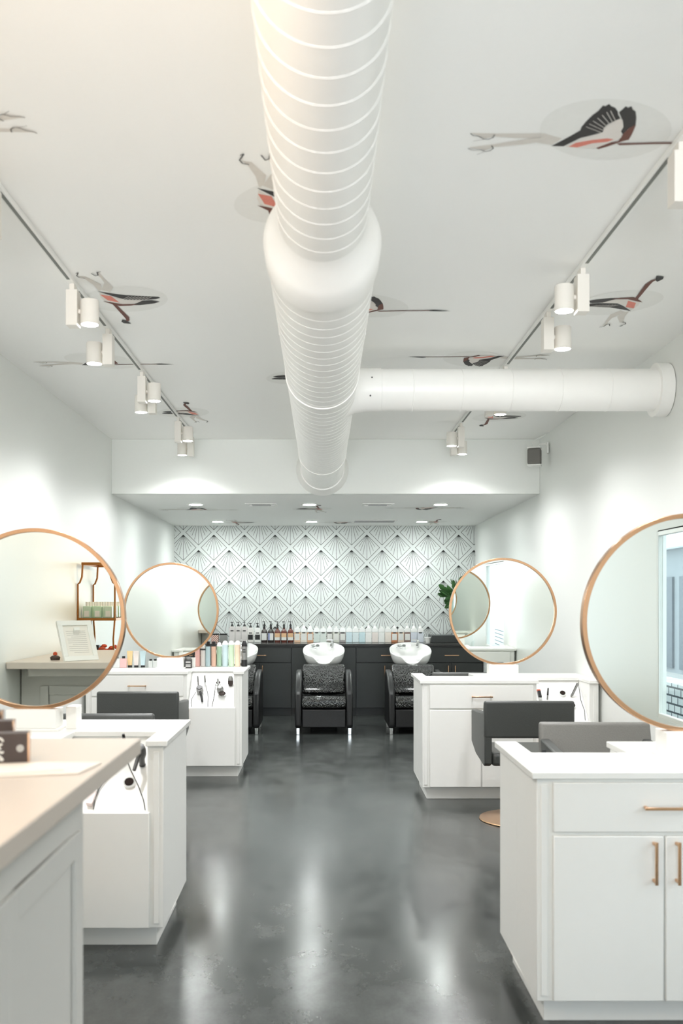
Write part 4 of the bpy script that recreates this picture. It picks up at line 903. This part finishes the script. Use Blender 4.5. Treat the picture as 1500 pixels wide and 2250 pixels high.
# ---- things seen in the nearest left mirror
fr = thing('photo_frame', 'white frame with a printed page, seen in the nearest left mirror', 'picture frame', (-1.60, 2.62, ZD+0.002), math.radians(180-42))
mt = Matrix.Rotation(math.radians(-24), 4, 'X')
b = MB(); W_, H_, T_ = 0.125, 0.29, 0.034
b.box(-W_, W_, 0, 0.02, 0, T_).box(-W_, W_, 0, 0.02, H_-T_, H_).box(-W_, -W_+T_, 0, 0.02, T_, H_-T_).box(W_-T_, W_, 0, 0.02, T_, H_-T_)
b.xf(mt).build('frame', 'white', fr, bevel=0.002)
MB().box(-W_+T_, W_-T_, 0.008, 0.016, T_, H_-T_).xf(mt).build('page', 'paper', fr)
b = MB()
for i in range(12):
    z_ = 0.06+0.014*i; b.box(-0.07, 0.07-(0.03 if i % 4 == 0 else 0), 0.0072, 0.008, z_, z_+0.0022)
b.xf(mt).build('printed_lines', 'ink', fr)
MB().prism([(0.012, 0.20), (0.10, 0.004), (0.115, 0.004), (0.02, 0.22)], 'x', -0.02, 0.02).xf(Matrix.Translation((0, 0.06, 0))).build('easel_leg', 'white', fr)

et = thing('gold_etagere', 'gold iron display shelf against the left wall, seen in the nearest left mirror', 'shelf unit', (-1.895, 0.70, 0))
hx, hy = 0.155, 0.27
def post(sx, sy):
    x, y = sx*hx, sy*hy; k = 0.03
    P = [(x, y, 0.0), (x, y, 0.6), (x*0.90, y*0.96, 1.2), (x, y, 1.38), (x, y, 1.66), (x*0.90, y, 1.672), (x*0.78, y, 1.72), (x*0.74, y, 1.83)]
    return MB().tube(P, 0.0095, 4).build('post', 'gold', et)
for sx in (-1, 1):
    for sy in (-1, 1): post(sx, sy)
b = MB(); x = hx*0.76
b.box(-x, x, -hy-0.009, -hy+0.009, 1.82, 1.842).box(-x, x, hy-0.009, hy+0.009, 1.82, 1.842).box(-x-0.009, -x+0.009, -hy, hy, 1.82, 1.842).box(x-0.009, x+0.009, -hy, hy, 1.82, 1.842)
b.build('top_rail', 'gold', et)
for z in (0.35, 1.0, 1.375):
    b = MB(); b.box(-hx, hx, -hy-0.008, -hy+0.008, z-0.022, z).box(-hx, hx, hy-0.008, hy+0.008, z-0.022, z).box(-hx-0.008, -hx+0.008, -hy, hy, z-0.022, z).box(hx-0.008, hx+0.008, -hy, hy, z-0.022, z)
    s_ = b.build('shelf', 'gold', et); MB().box(-hx+0.008, hx-0.008, -hy+0.008, hy-0.008, z-0.008, z-0.002).build('glass_shelf', 'glass', s_)
k = 0
GR = [(176, 206, 182), (168, 204, 172), (186, 212, 190), (190, 206, 200), (232, 230, 224), (236, 232, 226)]
for iy, yy in enumerate((0.22, 0.13, 0.04, -0.06, -0.16)):
    for ix, xx in enumerate((-0.09, 0.0, 0.09)):
        c_ = GR[(ix+iy) % 4] if yy > -0.1 else GR[4+(ix % 2)]
        nm_ = ['front', 'second', 'third', 'fourth', 'rearmost'][iy]; sd_ = ['wall side', 'middle', 'room side'][ix]
        t = thing('product_bottle', '%s bottle on the gold shelf, %s row from the desk, %s' % ('pale green' if yy > -0.1 else 'white', nm_, sd_), 'bottle', (-1.895+xx, 0.70+yy, 1.375), 0, 'bottles on the gold shelf')
        MB().box(-0.034, 0.034, -0.022, 0.022, 0.0, 0.10).build('body', cart(c_), t, bevel=0.006); MB().cyl((0, 0, 0.10), (0, 0, 0.135), 0.014, 16).build('cap', 'white', t)
        MB().box(-0.02, 0.02, 0.0222, 0.0235, 0.01, 0.06).build('label', 'label', t)
for i, yy in enumerate((0.2, 0.11, 0.02)):
    t = thing('product_carton', 'dark brown and grey carton on the lower gold shelf, %s' % ('front', 'middle', 'rear')[i], 'box', (-1.97+0.02*i, 0.66+yy, 1.0), 0, 'cartons on the gold shelf')
    MB().box(-0.035, 0.035, -0.03, 0.03, 0.0, 0.15-0.012*i).build('body', 'terr' if i != 1 else 'dgrey', t, bevel=0.002)
    MB().box(-0.0355, 0.0355, -0.0305, 0.0305, 0.10-0.012*i, 0.1505-0.012*i).build('top_band', 'dgrey', t)
fl_ = thing('orange_flowers', 'bunch of orange flowers on the lower gold shelf', 'flowers', (-1.80, 0.90, 1.0))
MB().cone((0, 0, 0), (0, 0, 0.05), 0.022, 0.028).build('vase', 'brass', fl_)
b = MB(); rnd = random.Random(5)
for i in range(26):
    c_ = Vector((rnd.uniform(-0.09, 0.09), rnd.uniform(-0.04, 0.04), 0.095+rnd.uniform(-0.03, 0.04))); rr = rnd.uniform(0.018, 0.028)
    b.lathe([(0, -rr*0.6), (rr*0.8, -rr*0.3), (rr, 0.1*rr), (rr*0.6, rr*0.6), (0, rr*0.7)], 7, c=c_)
b.build('blossoms', 'orange', fl_, ang=20)
t = thing('small_planter', 'tiny orange and brown ornament on the desk left of the white frame', 'ornament', (-1.80, 2.55, ZD))
MB().lathe([(0, 0.0), (0.03, 0.0), (0.034, 0.02), (0.02, 0.03), (0, 0.03)], 16).build('dish', 'terr', t); MB().lathe([(0, 0.03), (0.015, 0.034), (0.014, 0.05), (0, 0.058)], 10).build('blossom', 'orange', t)

# clear acrylic chair by the right wall (seen faintly in the nearest right mirror)
ac = thing('acrylic_chair', 'clear acrylic chair by the right wall, seen faintly in the near right mirror', 'chair', (1.80, 0.65, 0), math.radians(65))
pts = []
b = MB()
for j in range(9):
    z = 0.46+0.44*j/8
    for i in range(13):
        a = math.radians(200+140*i/12); r_ = 0.23+0.02*j/8
        b.v.append((r_*math.cos(a), r_*math.sin(a), z-0.10*abs(i-6)/6*(j/8)))
for j in range(8):
    for i in range(12): b.f.append((j*13+i, j*13+i+1, (j+1)*13+i+1, (j+1)*13+i)); b.mi.append(0)
b.build('backrest', 'acrylic', ac, ang=180)
MB().lathe([(0, 0.44), (0.215, 0.44), (0.22, 0.45), (0.215, 0.46), (0, 0.455)], 40).build('seat', 'acrylic', ac)
for sx in (-1, 1):
    for sy in (-1, 1): MB().cone((sx*0.20, sy*0.20, 0), (sx*0.15, sy*0.15, 0.439), 0.013, 0.017, 12).build('leg', 'acrylic', ac)

# warm reception pendant above the desk (its glow warms the near ceiling, duct and desk top)
pn = thing('pendant_lamp', 'warm globe pendant hanging over the reception desk', 'pendant lamp', (-1.0, 1.05, 2.45))
M['warmglobe'] = mat('warm_lit_globe', (255, 226, 190), 0.4, emit=((1.0, 0.72, 0.45), 12.0))
MB().lathe([(0, -0.09), (0.05, -0.078), (0.085, -0.03), (0.09, 0.0), (0.085, 0.03), (0.05, 0.078), (0, 0.09)], 24).build('globe', 'warmglobe', pn)
MB().cyl((0, 0, 0.09), (0, 0, 0.64), 0.006, 8).cyl((0, 0, 0.64), (0, 0, 0.649), 0.05, 24).build('stem', 'brass', pn)
d = bpy.data.lights.new('pendant_glow', 'POINT'); d.energy = 10; d.color = (1.0, 0.70, 0.45); d.shadow_soft_size = 0.1
o = bpy.data.objects.new('pendant_glow', d); COL.objects.link(o); o.parent = pn; o.location = (0, 0, -0.2)
